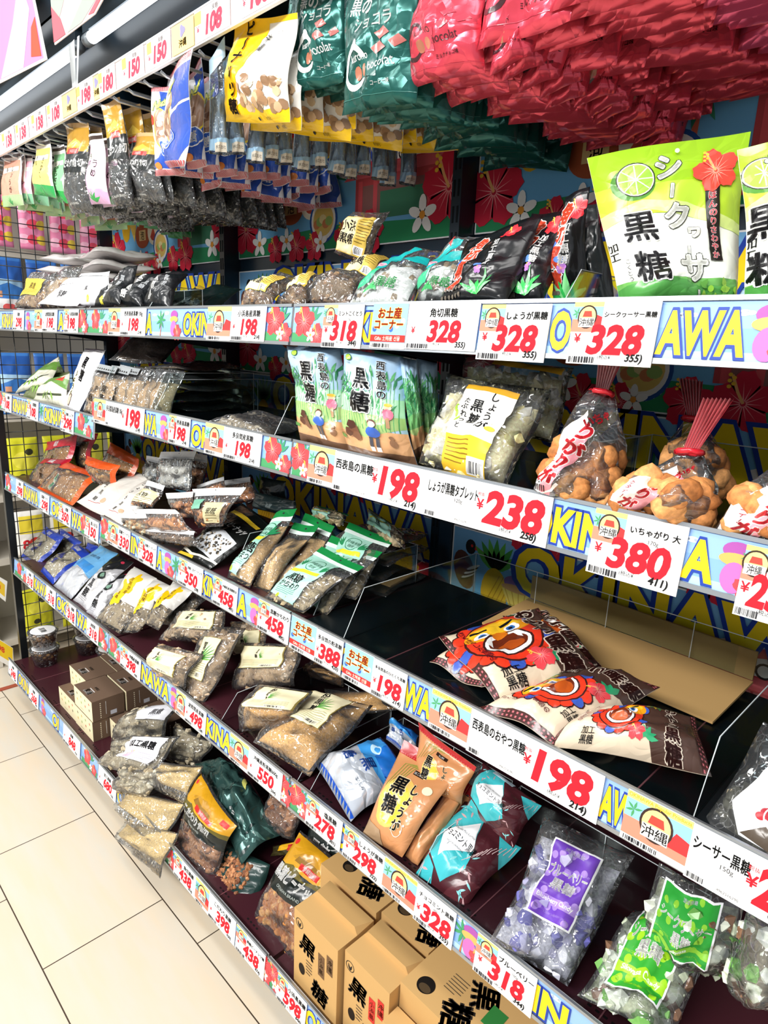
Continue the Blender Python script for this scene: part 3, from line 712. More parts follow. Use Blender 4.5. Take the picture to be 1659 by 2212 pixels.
# ================================================================== top shelf
Z1 = 1.511
def lay(name, label, c, w_, h, th, yaw=0, tilt=0, col_=None, film=True, chunk=None, group=None, cat='bag of sweets', seed=None, shape='pillow', pw=None):
    R = Matrix.Rotation(math.radians(yaw), 3, 'Z') @ Matrix.Rotation(math.radians(tilt), 3, 'X')
    q = [V(c)+R @ V((sx*w_/2, sy*h/2, 0)) for sx, sy in ((-1, 1), (1, 1), (1, -1), (-1, -1))]
    return Bag(name, label, cat, q, th=th, shape=shape, N=R @ UP, group=group, seed=seed)
def pile(label, x, y, z0, n, w_, h, dz, cols, film, group, yaw=0, pw='#7c6248', r=None):
    first = None; rr = random.Random(label)
    for i in range(n):
        p = (x+rr.uniform(-.008, .008), y+rr.uniform(-.008, .008), z0+dz*i+.004)
        if first is None:
            first = lay('flat_pouch', label, p, w_, h, dz*.8, yaw, 0, group=group); first.fill(pw, .08, .08, .92, .9, .85) if film is CLEAR else None; first.skin('bag_film', film); F = first.root
        else:
            c = copy_tree(F); c.location = F.location+V((rr.uniform(-.012, .012), rr.uniform(-.012, .012), dz*i)); c.rotation_euler.z = rr.uniform(-.07, .07)
def copy_tree(o, parent=None):
    c = o.copy(); col.objects.link(c)
    if parent: c.parent = parent
    for ch in list(o.children): copy_tree(ch, c)
    return c
pile('pale bag of brown sugar lying in the stack by the wire grid, top shelf', -1.655, .29, Z1, 6, .2, .2, .04, None, M('#d8d4d2', 'film'), 'stacked pale bags at the left end', 12, '#c4b8a8')
pile('pale bag of brown sugar lying in the second stack, left poster behind', -1.385, .30, Z1, 6, .24, .2, .04, None, M('#d8d4d2', 'film'), 'second stack of pale bags', -6, '#b8aa94')
yl = drw(('text', K, .5, .6, .4, B_, {'fit': .8, 'bold': .02}), ('lines', .1, .08, .9, .4, 4, '#7a6420'))
clear_bag('sugar_pouch', 'clear pouch with a yellow label leaning beside the wire grid on the top shelf', [(72, 590), (124, 588), (88, 662), (36, 662)], lab=sticker_label(.15, .3, .85, .75, '#e9c84e', yl), y=.04, th=.025, size=.01, ext=.01, pw='#a2835e')
clear_bag('sugar_pouch', 'clear pouch of tan sugar without label next to the yellow labelled pouch', [(130, 580), (176, 572), (136, 662), (82, 662)], y=.06, th=.025, n=60, ext=.01, pw='#ad9578')
for lab_, q in (('plain white pouch with thin black strokes lying at the left of the top shelf', [(160, 606), (212, 600), (168, 662), (84, 660)]), ):
    b = Bag('sugar_pouch', lab_, 'bag of sweets', q, y=.03, th=.025); b.skin('pouch_body', M('#f1f1f4', 'film')); a = b.art(); a.text('黒糖', .5, .3, .2, B_, .01, .2); a.line([(.2, .6), (.6, .66)], .012, B_); b.print(a)
b = Bag('sugar_pouch', 'white pouch with yellow flower and zip line, left of the black pouches', 'bag of sweets', [(178, 592), (238, 586), (232, 662), (168, 662)], y=.05, th=.025)
b.skin('pouch_body', M('#eceef2', 'film')); a = b.art(); a.line([(0, .86), (1, .84)], .015, B_); a.hib(.5, .2, .12, '#e8d23c', '#f4f0a0'); a.text('波照間', .45, .5, .13, B_, .02, .2); b.print(a)
for i, (lab_, q) in enumerate((('leftmost black pouch with white brush writing on the top shelf', [(262, 592), (303, 577), (262, 662), (205, 662)]), ('second black pouch with white brush writing, half covered', [(318, 604), (352, 592), (302, 662), (252, 662)]), ('third black pouch with white brush writing, beside the acrylic wall', [(372, 592), (402, 588), (362, 662), (300, 662)]))):
    b = Bag('sugar_pouch', lab_, 'bag of sweets', q, y=.035+.012*i, th=.03); b.skin('pouch_body', M('#14181b', 'film')); a = b.art()
    a.text('波照間島', .42, .5, .2, W_, .035, 0, 0, None, True); a.text('黒糖', .78, .55, .14, '#dfe3e6', .02, 0, 0, None, True)
    if i == 0: a.hib(.35, .1, .09, '#d9d13a', '#f4f0a0')
    b.print(a)
for lab_, c, yw, top in (('black pouch lying flat behind the acrylic wall in the middle bay', (-.93, .16, 1.55), 20, 0), ('black pouch with a gold top lying in front of the upright', (-.83, .22, 1.552), -25, 1), ('black pouch slumped against the poster left of the yellow labels', (-.68, .2, 1.545), 10, 0)):
    b = lay('sugar_pouch', lab_, c, .17, .2, .03, yw, 28); b.skin('pouch_body', M('#10201f', 'film')); a = b.art(); a.text('黒糖', .5, .45, .22, '#9aa6a4', .02)
    if top: a.rect(.02, .88, .98, .96, '#c9a93c')
    b.print(a)
def acrylic_tray(label, x0, x1, y0, y1, z, h, lines=3):
    t = empty('acrylic_tray', ((x0+x1)/2, (y0+y1)/2, z), label, 'display tray'); e = M('#dfe8ea', 'enamel')
    for nm, a_, b_ in (('side_wall', (x0, y0, z), (x0+.002, y1, z+h)), ('side_wall', (x1-.002, y0, z), (x1, y1, z+h)), ('back_wall', (x0+.002, y1-.002, z), (x1-.002, y1, z+h))):
        mb = MB(); mb.box(a_, b_, ACR)
        if nm == 'side_wall':
            mb = MB(); xx = a_[0]; mb.slab([(xx, y0, z), (xx, y0+.05, z+h), (xx, y1, z+h), (xx, y1, z)], V((-1, 0, 0)), .002, ACR)
            mb.tube([(xx+.001, y0, z), (xx+.001, y0+.05, z+h), (xx+.001, y1, z+h)], .0009, e, 5)
        else:
            for i in range(lines+1): mb.tube([(x0+(x1-x0)*i/lines, y1-.003, z), (x0+(x1-x0)*i/lines, y1-.003, z+h)], .0008, e, 5)
            mb.tube([(x0, y1-.003, z+h), (x1, y1-.003, z+h)], .0009, e, 5)
        mb.build(nm, t)
    mb = MB(); mb.box((x0+.002, y0, z), (x1-.002, y1-.002, z+.002), ACR); mb.build('tray_floor', t)
acrylic_tray('clear acrylic tray behind the black brush writing pouches on the top shelf', -.985, -.62, .03, .19, Z1, .075, 4)
gl = lambda: drw(('rect', 0, 0, 1, 1, '#d9b956'), ('rect', .02, .02, .62, .98, '#e6d6a8'), ('text', '小浜', .3, .72, .3, B_, {'bold': .03}), ('text', '黒糖', .33, .38, .28, B_, {'bold': .03}), ('lines', .66, .3, .97, .95, 9, '#6f5a20'), ('rect', .66, .04, .95, .24, '#f6f6fa'), ('bars', .68, .06, .93, .22))
for lab_, q, yy, tl, uv in (('clear pouch with yellow label lying leftmost beside the black pouches', [(598, 606), (652, 596), (575, 662), (512, 662)], .03, None, (.2, .2, .85, .75)),
    ('clear pouch with yellow label in the middle of three on the top shelf', [(655, 618), (705, 600), (650, 663), (585, 663)], .06, None, (.2, .4, .9, .85)),
    ('clear pouch with folded yellow label behind the teal bag', [(800, 566), (850, 560), (775, 655), (690, 660)], .1, None, (.2, .45, .95, .95)),
    ('clear pouch of dark lumps with a pale corner left of the teal bag', [(700, 600), (790, 580), (760, 663), (640, 663)], .09, None, None)):
    clear_bag('sugar_pouch', lab_, q, y=yy, tilt=tl, th=.03, n=50, pw='#6e5a44', lab=sticker_label(*uv, '#e0c05c', gl()) if uv else None)
clear_bag('sugar_pouch', 'clear pouch with tan label propped high in front of the middle poster', [(762, 458), (842, 456), (790, 572), (722, 546)], y=.2, tilt=12, yaw=15, th=.03, n=40, pw='#8a7258', lab=sticker_label(.08, .06, .9, .8, '#e0c05c', gl()))
def teal(b):
    b.skin('bag_film', CLEAR); a = b.art(); TE = '#1ba3a3'
    a.P([(.12, .62), (.5, .92), (.62, .9), (.45, .62), (.9, .75), (.95, .62), (.5, .5), (.4, .38), (.1, .42)], TE); a.P([(.12, .3), (.4, .38), (.36, .2), (.15, .16)], '#34b27e'); a.ell(.3, .48, .09, .05, '#e8a3b4'); a.text('ミント', .3, .48, .06, '#c7304a', .02); a.P([(.3, .88), (.45, .93), (.42, .8)], '#d9332c')
    for i in range(6): a.leaf(.3+.05*i, .1, .12, .02, 30+i*22, '#3fa860')
    a.text('黒糖', .62, .22, .14, '#2f9a50', .02); b.print(a)
for lab_, q, yy in (('front clear bag with teal brush strokes on the top shelf', [(873, 552), (968, 540), (872, 662), (742, 662)], .03), ('rear clear bag with teal stroke beside the black flower pouches', [(965, 532), (1052, 506), (1000, 662), (885, 662)], .07)):
    b = Bag('mint_sugar_bag', lab_, 'bag of sweets', q, y=yy, th=.03); b.chunks(['#d8dcd4', '#c2c8bc', '#8c7a62'], 60, .009); b.fill('#cfd6d2', .05, .04, .95, .62); teal(b)
def flower_pouch(b):
    b.skin('pouch_body', M('#101215', 'film')); a = b.art()
    a.hib(.7, .84, .11, '#d9333c', '#f0a0a0'); a.text('角切', .28, .72, .2, '#ef5a3c', .05, 0, -8, None, True, W_, .05); a.text('黒糖', .2, .34, .2, '#ef5a3c', .05, 0, -8, None, True, W_, .05)
    a.ell(.12, .56, .06, .03, '#4f74d0'); a.ell(.5, .42, .05, .03, '#5b86d8'); a.hib(.56, .34, .05, '#b07ac8')
    a.text('加工黒糖', .62, .55, .085, W_, .03, 0, 0, None, True)
    for i in range(6): a.leaf(.66, .05, .2+.05*(i % 3), .025, 45+i*22, '#2fae50' if i % 2 else '#7fd68a')
    for i in range(12): a.ell(.1+.06*(i % 6), .06+.07*(i//6), .02, .02, '#6a6258', 8)
    b.print(a)
for i, (lab_, q) in enumerate((('frontmost black pouch with orange brush writing, lowest of the black flower pouches', [(1010, 520), (1178, 468), (1095, 664), (945, 664)]), ('second black flower pouch, its top edge curved, behind the frontmost', [(1150, 462), (1246, 464), (1175, 664), (1085, 664)]), ('third black flower pouch, leaning steeply right of the others', [(1215, 425), (1270, 402), (1262, 664), (1190, 664)]), ('dark back of a pouch wedged beside the green citrus pouch', [(1240, 445), (1290, 440), (1330, 664), (1262, 664)]))):
    b = Bag('flower_pouch', lab_, 'bag of sweets', q, y=.03+.035*i, th=.03, shape='pouch')
    if i < 3: flower_pouch(b)
    else: b.skin('pouch_body', M('#22282a', 'film'))
acrylic_tray('clear acrylic tray holding the black flower pouches on the top shelf', .12, .5, .02, .2, Z1, .06, 3)
def citrus(b):
    b.skin('pouch_body', M('#f3f7ec', 'film')); a = b.art()
    a.rect(.0, .0, 1, .2, '#6fb35a'); a.P([(0, .62), (0, 1), (1, 1), (1, .5), (.6, .6)], '#b4d83a'); a.P([(0, .8), (0, 1), (1, 1), (1, .78)], '#9ccc1e'); a.P([(0, .56), (.3, .64), (.6, .58), (1, .46), (1, .52), (.6, .66), (.3, .7), (0, .64)], '#d3e88c')
    a.rect(0, .2, .6, .5, '#f3f7ec'); a.ell(.3, .12, .28, .08, '#4f9a48'); a.ell(.7, .1, .2, .06, '#5aa852')
    a.ell(.25, .80, .115, .1, '#4c8a2c'); a.ell(.27, .82, .1, .1, '#f4f8e0'); a.ell(.27, .82, .088, .088, '#9ed04a'); a.ring(.27, .82, .1, .006, '#1f2a18')
    for i in range(8): a.line([(.27, .82), (.27+.115*math.cos(i*.785), .82+.082*math.sin(i*.785))], .006, '#f4f8e0')
    for i, ch in enumerate('シークヮーサー'):
        x, y, h, r = ((.49, .87, .15, 0), (.5, .73, .1, 80), (.52, .58, .17, 0), (.63, .47, .1, 0), (.57, .36, .08, 90), (.6, .26, .18, 0), (.62, .1, .08, 90))[i]
        a.text(ch, x, y, h, '#fbfdf6', .05, 0, r, None, False, '#20261c', .03)
    a.text('黒', .24, .53, .2, B_, .03, 0, 0, None, False, W_, .03); a.text('糖', .27, .28, .2, B_, .03, 0, 0, None, False, W_, .03); a.text('こくとう', .1, .27, .035, B_, .01, 0, 0, None, True); a.text('加工', .02, .4, .06, B_, .01, 0, 0, None, True)
    a.rect(.73, .3, .83, .74, '#1c1a18'); a.text('ほんのりさわやか', .78, .51, .048, '#e8485a', .03, 0, 0, None, True, W_, .03); a.hib(.8, .82, .12, '#ec4a3c', '#f6b09a', .3)
    for i in range(16): a.leaf(.62+.022*i, .05+.1*abs(math.sin(i*1.7)), .06, .016, i*47, '#5a9a3c' if i % 2 else '#9ccc4a')
    for i in range(6): a.ell(.66+.055*i, .08+.06*(i % 2), .018, .018, '#8cc43c', 10)
    a.ell(.55, .95, .012, .012, '#dfeccc'); b.print(a)
b = Bag('citrus_sugar_pouch', 'large bright green citrus sugar pouch standing upright at the right of the top shelf', 'bag of sweets', [(1267, 346), (1622, 284), (1590, 666), (1338, 666)], y=.085, tilt=6, yaw=34, th=.045, shape='stand', ext=.012); citrus(b)
b = Bag('citrus_sugar_pouch', 'second green citrus pouch behind the large front one, cut by the picture edge', 'bag of sweets', [(1600, 315), (1760, 290), (1750, 666), (1615, 666)], y=.1, tilt=6, yaw=34, th=.04, shape='stand', ext=.012); citrus(b)
# ================================================================== second shelf
Z2, Z2L = 1.28, 1.229
for lab_, q, yy in (('green and white pouch lying leftmost on the second shelf, its front curled up', [(70, 822), (128, 770), (112, 828), (34, 852)], .06), ('pouch with a leaf green band lying beside the curled pouch', [(100, 815), (150, 800), (90, 866), (44, 858)], .04), ('cream and green pouch with a red corner lying left of the tall white bag', [(105, 818), (150, 806), (146, 882), (70, 864)], .03), ('dull green pouch leaning back against the wire grid, second shelf', [(80, 800), (128, 772), (140, 812), (86, 826)], .16)):
    b = Bag('leaf_tea_pouch', lab_, 'bag of sweets', q, y=yy, th=.022); b.skin('pouch_body', M('#d9d8c4' if 'cream' in lab_ or 'white' in lab_ else '#6f7a52', 'film')); a = b.art()
    a.P([(0, .55), (.5, .75), (1, .5), (1, .8), (.5, .98), (0, .85)], '#5f8a3a'); a.P([(.1, .2), (.9, .3), (.9, .36), (.1, .28)], '#2c3a22')
    if 'red' in lab_: a.P([(.55, .8), (.9, .74), (.9, .9)], '#d8432f')
    for i in range(4): a.leaf(.3+.12*i, .12, .3, .035, 50+i*18, '#7fa84a')
    b.print(a)
b = Bag('calligraphy_pouch', 'tall white pouch with black brush writing standing at the left of the second shelf', 'bag of sweets', [(184, 752), (230, 757), (175, 886), (140, 872)], y=.025, th=.02, ext=.01); b.skin('pouch_body', M('#f4f4f6', 'film')); a = b.art()
a.line([(.04, .93), (.96, .95)], .01, '#333336'); a.text('黒糖', .6, .64, .19, B_, .04, 0, -8, None, True); a.text('しょうが', .34, .40, .1, B_, .04, 0, 0, None, True, '#e4dd68', .03); a.ell(.42, .14, .06, .1, '#5a4a40'); a.ell(.42, .14, .045, .08, '#c9b7a4'); b.print(a)
hd = lambda b, c='#16181a': (lambda a: (a.rect(0, .82, 1, 1, '#a9afb2'), a.rect(0, .82, 1, .87, c), [a.rect(.05+.09*i, .90, .1+.09*i, .93, '#2a2a2c') for i in range(10)], a.text(K, .5, .4, .16, B_, .02, 0, 0, None, True), b.print(a)))(b.art())
cols_ = ['#9c8264', '#86694b', '#b09878']
for i in range(7):
    sx = 24*i; d = ('first', 'second', 'third', 'fourth', 'fifth', 'sixth', 'last')[i]
    b = Bag('sugar_pouch', f'brown sugar pouch upright on the second shelf, {d} of seven from the left', 'bag of sweets', [(212+sx*1.05, 786+sx*.05), (256+sx, 794+sx*.06), (214+sx*1.02, 900+sx*.14), (184+sx*1.0, 892+sx*.12)], y=.03+.008*i, th=.024, shape='pouch', group='upright brown pouches')
    b.fill('#a88a66', .06, .04, .94, .75, .8)
    if i < 2: b.chunks(cols_, 40, .009, v1=.7)
    b.skin('bag_film', CLEAR)
    if i < 3: hd(b)
b = lay('sugar_pouch', 'clear pouch of dark lumps thrown on top of the upright brown pouches', (-.93, .2, 1.44), .17, .2, .03, 30, 25); b.fill('#5d4c3c', .08, .08, .92, .8); b.skin('bag_film', CLEAR)
pile('flat clear pouch of brown sugar in the dark stack on the second shelf', -.70, .22, Z2, 5, .16, .2, .026, None, CLEAR, 'flat pouches stacked on the second shelf', 8, '#a58e70')
acrylic_tray('clear acrylic tray around the flat brown stack on the second shelf', -.935, -.62, .03, .34, Z2, .1, 3)
acrylic_tray('nearly empty acrylic tray left of the sugar cane bags on the second shelf', -.60, -.10, .03, .34, Z2, .085, 4)
b = lay('sugar_pouch', 'single crumpled clear pouch lying in the nearly empty acrylic tray', (-.26, .10, 1.29), .21, .12, .028, 4, 8); b.chunks(['#8a8070', '#6e6556', '#a59a86'], 70, .01, v1=.9); b.fill('#7a6e5c', .06, .06, .94, .9); b.skin('bag_film', CLEAR)
def cane(b, full=True):
    b.skin('pouch_body', M('#a9c8e4', 'film')); a = b.art()
    a.rect(0, 0, 1, .12, '#7a5a44'); a.rect(0, .1, 1, .3, '#dca878'); a.P([(0, .28), (.5, .22), (1, .34), (1, .5), (0, .48)], '#9fbe78'); a.rect(0, .44, 1, .6, '#a7d0b0')
    for i in range(22):
        x = .03+.044*i; h = .22+.18*abs(math.sin(i*2.1)); a.line([(x, .3), (x+.01, .42+h)], .006, '#4f9a5c'); a.same = True
    a.same = False
    for i in range(40): a.leaf(.02+.96*((i*.618) % 1), .42+.36*((i*.37) % 1), .12, .012, 30+(i*47) % 120, ('#3f8f58', '#63b070', '#2f7a50')[i % 3])
    if full:
        a.ell(.22, .93, .045, .03, '#2c7a3c'); a.ell(.22, .93, .038, .024, '#a9cc4a'); a.text('沖縄', .22, .88, .02, B_)
        a.text(K, .48, .65, .2, B_, .035, 0, 0, None, True, W_, .05); a.text('西表島の', .78, .76, .085, B_, .02, 0, 0, None, True, W_, .03)
        for i in range(3): a.text('こくとう', .1+.07*i, .68, .035, '#26303a', 0, 0, 0, None, True)
        for i, (x, y) in enumerate(((.28, .24), (.36, .27), (.32, .31), (.38, .21))): a.P([(x-.06, y), (x, y-.035), (x+.07, y-.01), (x+.05, y+.045), (x-.03, y+.05)], ('#5a3626', '#6e4632', '#4a2a1e', '#7a5038')[i])
        # child in a blue jacket with a cane stalk, and a small cat
        a.rect(.60, .13, .64, .24, '#4a4a52'); a.rect(.67, .13, .71, .24, '#4a4a52'); a.ell(.655, .285, .06, .05, '#3a62b8', 14); a.ell(.655, .365, .045, .034, '#5a3626', 14); a.ell(.655, .355, .036, .027, '#f0c8a4', 14); a.rect(.595, .11, .645, .15, W_); a.rect(.665, .11, .715, .15, W_)
        a.ell(.86, .20, .03, .035, '#8a6448', 12); a.ell(.86, .25, .022, .018, '#8a6448', 10)
        a.ell(.86, .52, .03, .024, '#f0c8a4', 12); a.ell(.86, .545, .035, .015, '#d9b23c', 12); a.ell(.86, .46, .045, .05, '#e8708a', 14); a.rect(.84, .34, .88, .43, '#b08a68'); a.rect(.02, .18, .2, .215, '#4f8a3c')
    b.print(a)
for i, (lab_, q, yy) in enumerate((('left one of the two front sugar cane picture bags on the second shelf', [(622, 748), (742, 752), (765, 972), (650, 942)], .03), ('right one of the two front sugar cane picture bags, showing a child in blue', [(738, 752), (858, 770), (895, 1000), (748, 968)], .022), ('sugar cane bag turned edge on, third from the left', [(862, 770), (900, 778), (920, 965), (892, 985)], .06), ('sugar cane bag mostly hidden behind the edge on one', [(900, 775), (945, 785), (950, 960), (915, 975)], .1))):
    b = Bag('cane_sugar_bag', lab_, 'bag of sweets', q, y=yy, tilt=4, yaw=(12, 12, 40, 40)[i], th=.04, ext=.008); cane(b, i < 2)
acrylic_tray('clear acrylic tray around the ginger tablet bag', .06, .50, .03, .3, Z2, .07, 3)
def ginger_lab(a):
    a.rect(0, 0, 1, .36, '#e9bd34'); a.rect(0, .93, 1, 1, '#dca62c'); a.text('しょうが', .68, .7, .115, B_, .03, 0, 0, None, True); a.text(K, .42, .66, .15, B_, .035, 0, 0, None, True); a.text('たぶれっと', .2, .62, .075, B_, .025, 0, 0, None, True); a.lines(.05, .08, .6, .34, 6, '#8a6a18'); a.rect(.58, .02, .98, .17, W_); a.bars(.6, .03, .96, .13)
    for i in range(5): a.leaf(.08, .5+.05*i, .1, .016, 60+30*i, '#9cc43c')
    a.ell(.86, .5, .06, .03, '#e3c04c')
for lab_, q, yy, L in (('large clear bag of ginger sugar tablets with a slanted white and yellow label', [(968, 808), (1195, 850), (1095, 1068), (905, 1000)], .03, True), ('clear bag of tablets behind the slanted label bag, with an orange strip', [(1010, 770), (1240, 795), (1200, 960), (980, 900)], .16, False)):
    b = Bag('tablet_bag', lab_, 'bag of sweets', q, y=yy, th=.045, yaw=10); b.chunks(['#e0cfa0', '#d2bc86', '#ecdfbc', '#f3ead2'], 110, .013, v1=.8, v0=.05, rough=.6); b.fill('#d8c598', .05, .04, .95, .82); b.skin('bag_film', CLEAR)
    if L: a = Art(b.W*.5, b.H*.86, 'print'); a.rect(0, 0, 1, 1, '#f5f3ea'); ginger_lab(a); b.patch('printed_label', a, .30, .02, .80, .88)
    else: a = b.art(); a.rect(.35, .86, .95, .96, '#e0a92c'); b.print(a)
def knotted(label, q, neck, yy, pic=True, yaw=15, seed=0):
    b = Bag('fried_dough_bag', label, 'bag of sweets', q, y=yy, th=.055, shape='tied', yaw=yaw, tilt=14, wave=1.6)
    b.chunks(['#a8703f', '#925c30', '#b98450'], 30, .021, .1, .05, .9, .52, .25, True); b.fill('#8a5a34', .08, .04, .92, .56, .7); b.skin('bag_film', CLEAR)
    a = b.art(); RR = '#e0303c'
    if pic:
        a.P([(.05, .02), (.3, .0), (.62, .62), (.42, .74), (.02, .4)], '#f0a0ac'); a.P([(.02, .04), (.14, .0), (.5, .72), (.38, .82), (.0, .42)], W_)
        for i, ch in enumerate('がりがり'): a.text(ch, .22+.1*i, .16+.15*i, .17, RR, .05, 0, -28, None, False, W_, .05); a.same = False
        a.text('カタイ！', .14, .34, .07, '#c23a4c', .02, 0, -25, None, True); a.text('いちゃ', .62, .76, .09, RR, .05, 0, 35, None, False, B_, .03)
        a.line([(.04, .03), (.2, .0), (.34, .05), (.42, .12)], .02, W_)
        for i in range(6): a.line([(.06+.035*i, .02), (.07+.035*i, .075)], .012, B_)
        a.ell(.1, .1, .02, .02, W_, 10); a.ell(.17, .095, .02, .02, W_, 10); a.ell(.105, .1, .009, .009, B_, 8); a.ell(.165, .095, .009, .009, B_, 8)
        b.print(a)
    top = (b.q[0]+b.q[1])/2; ax = (top-(b.q[2]+b.q[3])/2).normalized(); sd = (b.q[1]-b.q[0]).normalized(); L = neck
    mb = MB(); vs = []; n = 14; st = M('#e24a58', 'film'); wh = M('#f4e8ea', 'film')
    for k in range(n+1):
        t = k/n-.5
        for h in (0, .5, 1): vs.append(top+sd*t*(.016+.014*h)+ax*(L*h+.004)+b.N*(.005*(-1)**k*(.4+h)+.012))
    for k in range(n):
        for h in range(2): mb.add([vs[k*3+h], vs[(k+1)*3+h], vs[(k+1)*3+h+1], vs[k*3+h+1]], [(0, 1, 2, 3)], st if k % 2 else wh)
    mb.build('ribbon_top', b.root, 'red and white striped gathered top')
    mb = MB(); mb.tube([top+sd*.013*math.cos(t)+b.N*(.012+.013*math.sin(t)) for t in [i*.524 for i in range(13)]], .0035, M('#d02433', 'film'), 6); mb.build('twist_tie', b.root)
    return b
knotted('knotted bag of fried dough sticks, leftmost, its striped top under the 328 card', [(1240, 845), (1372, 862), (1320, 1110), (1162, 1062)], .045, .04, True, 12)
knotted('knotted bag of fried dough, front middle, with cat drawing and striped top', [(1415, 975), (1570, 985), (1530, 1158), (1300, 1096)], .06, .03, True, 16)
knotted('knotted bag of dough in the shade behind the front middle one', [(1440, 900), (1560, 920), (1580, 1080), (1440, 1050)], .05, .2, False, 16)
knotted('knotted bag of fried dough at the right picture edge, second shelf', [(1640, 985), (1790, 1010), (1790, 1230), (1535, 1158)], .05, .03, True, 20)
acrylic_tray('clear acrylic tray with the knotted dough bags', .52, .87, .03, .3, Z2, .075, 2)
# ================================================================== third shelf
Z3, Z3L = .946, .9235
def edge_bag(name, label, q, c, cols, yy, n=90, size=.009, extra=None, tilt=None, th=.03, z=None, body=None):
    b = Bag(name, label, 'bag of sweets', q, y=None if z else yy, z=z, th=th, tilt=tilt); b.chunks(cols, n, size, .08, .08, .92, .86, .4, True); b.fill(body or cols[1], .06, .06, .94, .88); b.skin('bag_film', CLEAR); a = b.art()
    for r_ in ((0, 0, .06, 1), (.94, 0, 1, 1), (0, 0, 1, .05), (0, .9, 1, 1)): a.rect(*r_, c)
    if extra: extra(a)
    b.print(a, 'printed_border'); return b
OR, RD = '#e85a22', '#b81d30'
nut = ['#a5793f', '#8c6030', '#b98d52']
def orx(a): a.text('黒糖', .35, .3, .2, '#2c8a5a', .03, 0, -15, None, True, W_, .04); a.text('ピーナツ', .65, .35, .12, W_, .02, 0, -15, None, True, '#6a4a2c', .02); a.P([(.06, .72), (.94, .78), (.94, .92), (.06, .92)], OR)
def rdx(a): a.P([(0, .7), (1, .76), (1, 1), (0, 1)], RD); a.text('黒糖', .5, .84, .14, W_, .03); a.text(K, .5, .4, .16, '#3a2a20', .02, 0, 0, None, True)
for lab_, q, c, yy, ex in (('red headed nut bag standing at the back by the wire grid, third shelf', [(104, 955), (172, 940), (140, 1040), (76, 1028)], RD, .12, rdx), ('dark red nut bag behind, under the 298 card of the shelf above', [(150, 940), (208, 935), (190, 1015), (138, 1005)], RD, .2, rdx),
    ('red edged nut bag lying in front of the red headed one', [(100, 990), (155, 990), (112, 1068), (58, 1040)], RD, .06, rdx), ('front orange edged peanut bag lying at the rail of the third shelf', [(146, 998), (222, 1024), (156, 1092), (80, 1054)], OR, .03, orx),
    ('small orange bag squeezed behind the front orange bag', [(184, 985), (258, 1006), (246, 1058), (196, 1040)], OR, .12, orx), ('tall orange bag leaning at the back beside the pale pouches', [(238, 955), (302, 992), (286, 1064), (216, 1030)], OR, .17, orx)):
    edge_bag('nut_bag', lab_, q, c, nut, yy, 80, .0095, ex)
GR = ['#9aa0a4', '#b4b2ac', '#8c8a84']
for lab_, q, yy in (('long white paper pouch with fine black signs lying on the third shelf', [(276, 1012), (334, 1028), (222, 1114), (165, 1084)], .04), ('second long white pouch lying beside the first, third shelf', [(322, 1032), (352, 1066), (262, 1136), (215, 1106)], .03)):
    b = Bag('paper_pouch', lab_, 'bag of sweets', q, y=yy, th=.022); b.skin('pouch_body', M('#e4dfd6', 'film')); a = b.art()
    for i in range(6): a.text('しょうが黒糖'[i], .4, .84-.13*i, .09, '#35302c', .01)
    a.ell(.7, .2, .08, .05, '#c9a98c'); a.line([(.3, .1), (.7, .14)], .01, '#b04a4a'); b.print(a)
def zip_bag(label, q, yy, cols=None, lab=None, film='#e6e8ea', th=.025, z=None, tilt=None, uv=(.08, .08, .92, .6), n=60, sz=.0085):
    b = Bag('zip_pouch', label, 'bag of sweets', q, y=None if z else yy, z=z, th=th, shape='pouch', tilt=tilt)
    if cols: b.fill(cols[1], *uv); b.chunks(cols, n, sz, *uv, .3, True)
    b.skin('bag_film', CLEAR); a = b.art(); a.rect(0, .8, 1, 1, film)
    a.line([(0, .84), (1, .84)], .01, '#a9adb0'); hole(a, .5, .95)
    if lab:
        u0, v0, u1, v1, c = lab; a.rect(u0, v0, u1, v1, c); a.text(K, (u0+u1)/2, (v0+v1)/2+.03, (v1-v0)*.36, B_, .02, 0, 0, (u1-u0)*.8); a.lines(u0+.05, v0+.02, u1-.05, (v0+v1)/2-.04, 3, '#7a7050')
    b.print(a); return b
zip_bag('pale zip pouch standing tall at the back, third shelf, frontmost', [(348, 976), (424, 974), (410, 1062), (336, 1050)], .17, GR, None)
zip_bag('pale zip pouch behind the tall one, its right edge showing', [(392, 972), (452, 984), (436, 1062), (400, 1056)], .24, NUT)
zip_bag('narrow pale pouch left of the tall zip pouch at the back', [(316, 984), (352, 990), (338, 1050), (312, 1036)], .2, GR)
zip_bag('cream labelled nut pouch lying on the long white pouches', [(322, 1040), (358, 1050), (330, 1098), (284, 1094)], .07, NUT, (.05, .1, .95, .66, '#e9dfb4'))
zip_bag('nut pouch lying diagonally with a pale flap in the middle bay', [(354, 1066), (416, 1062), (430, 1118), (388, 1122)], .1, NUT)
b = zip_bag('large pale zip pouch of nuts with a green square and cream label', [(412, 1056), (528, 1052), (476, 1136), (424, 1140)], .08, NUT, (.52, .08, .92, .6, '#d9cfa4'), sz=.01)
a = Art(b.W*.3, b.H*.26, 'print'); a.rect(0, 0, 1, 1, '#7fbfa4'); b.patch('green_seal', a, .12, .44, .42, .70, .004, 'mint green square seal')
zip_bag('nut pouch lying flat at the rail with roasted nuts showing', [(284, 1100), (380, 1100), (426, 1152), (310, 1148)], .04, NUT, None, n=80)
zip_bag('almond pouch lying under the roasted nut pouch near the rail', [(258, 1112), (318, 1108), (340, 1158), (268, 1142)], .035, ['#c9a06c', '#a9763f', '#e0cba4'])
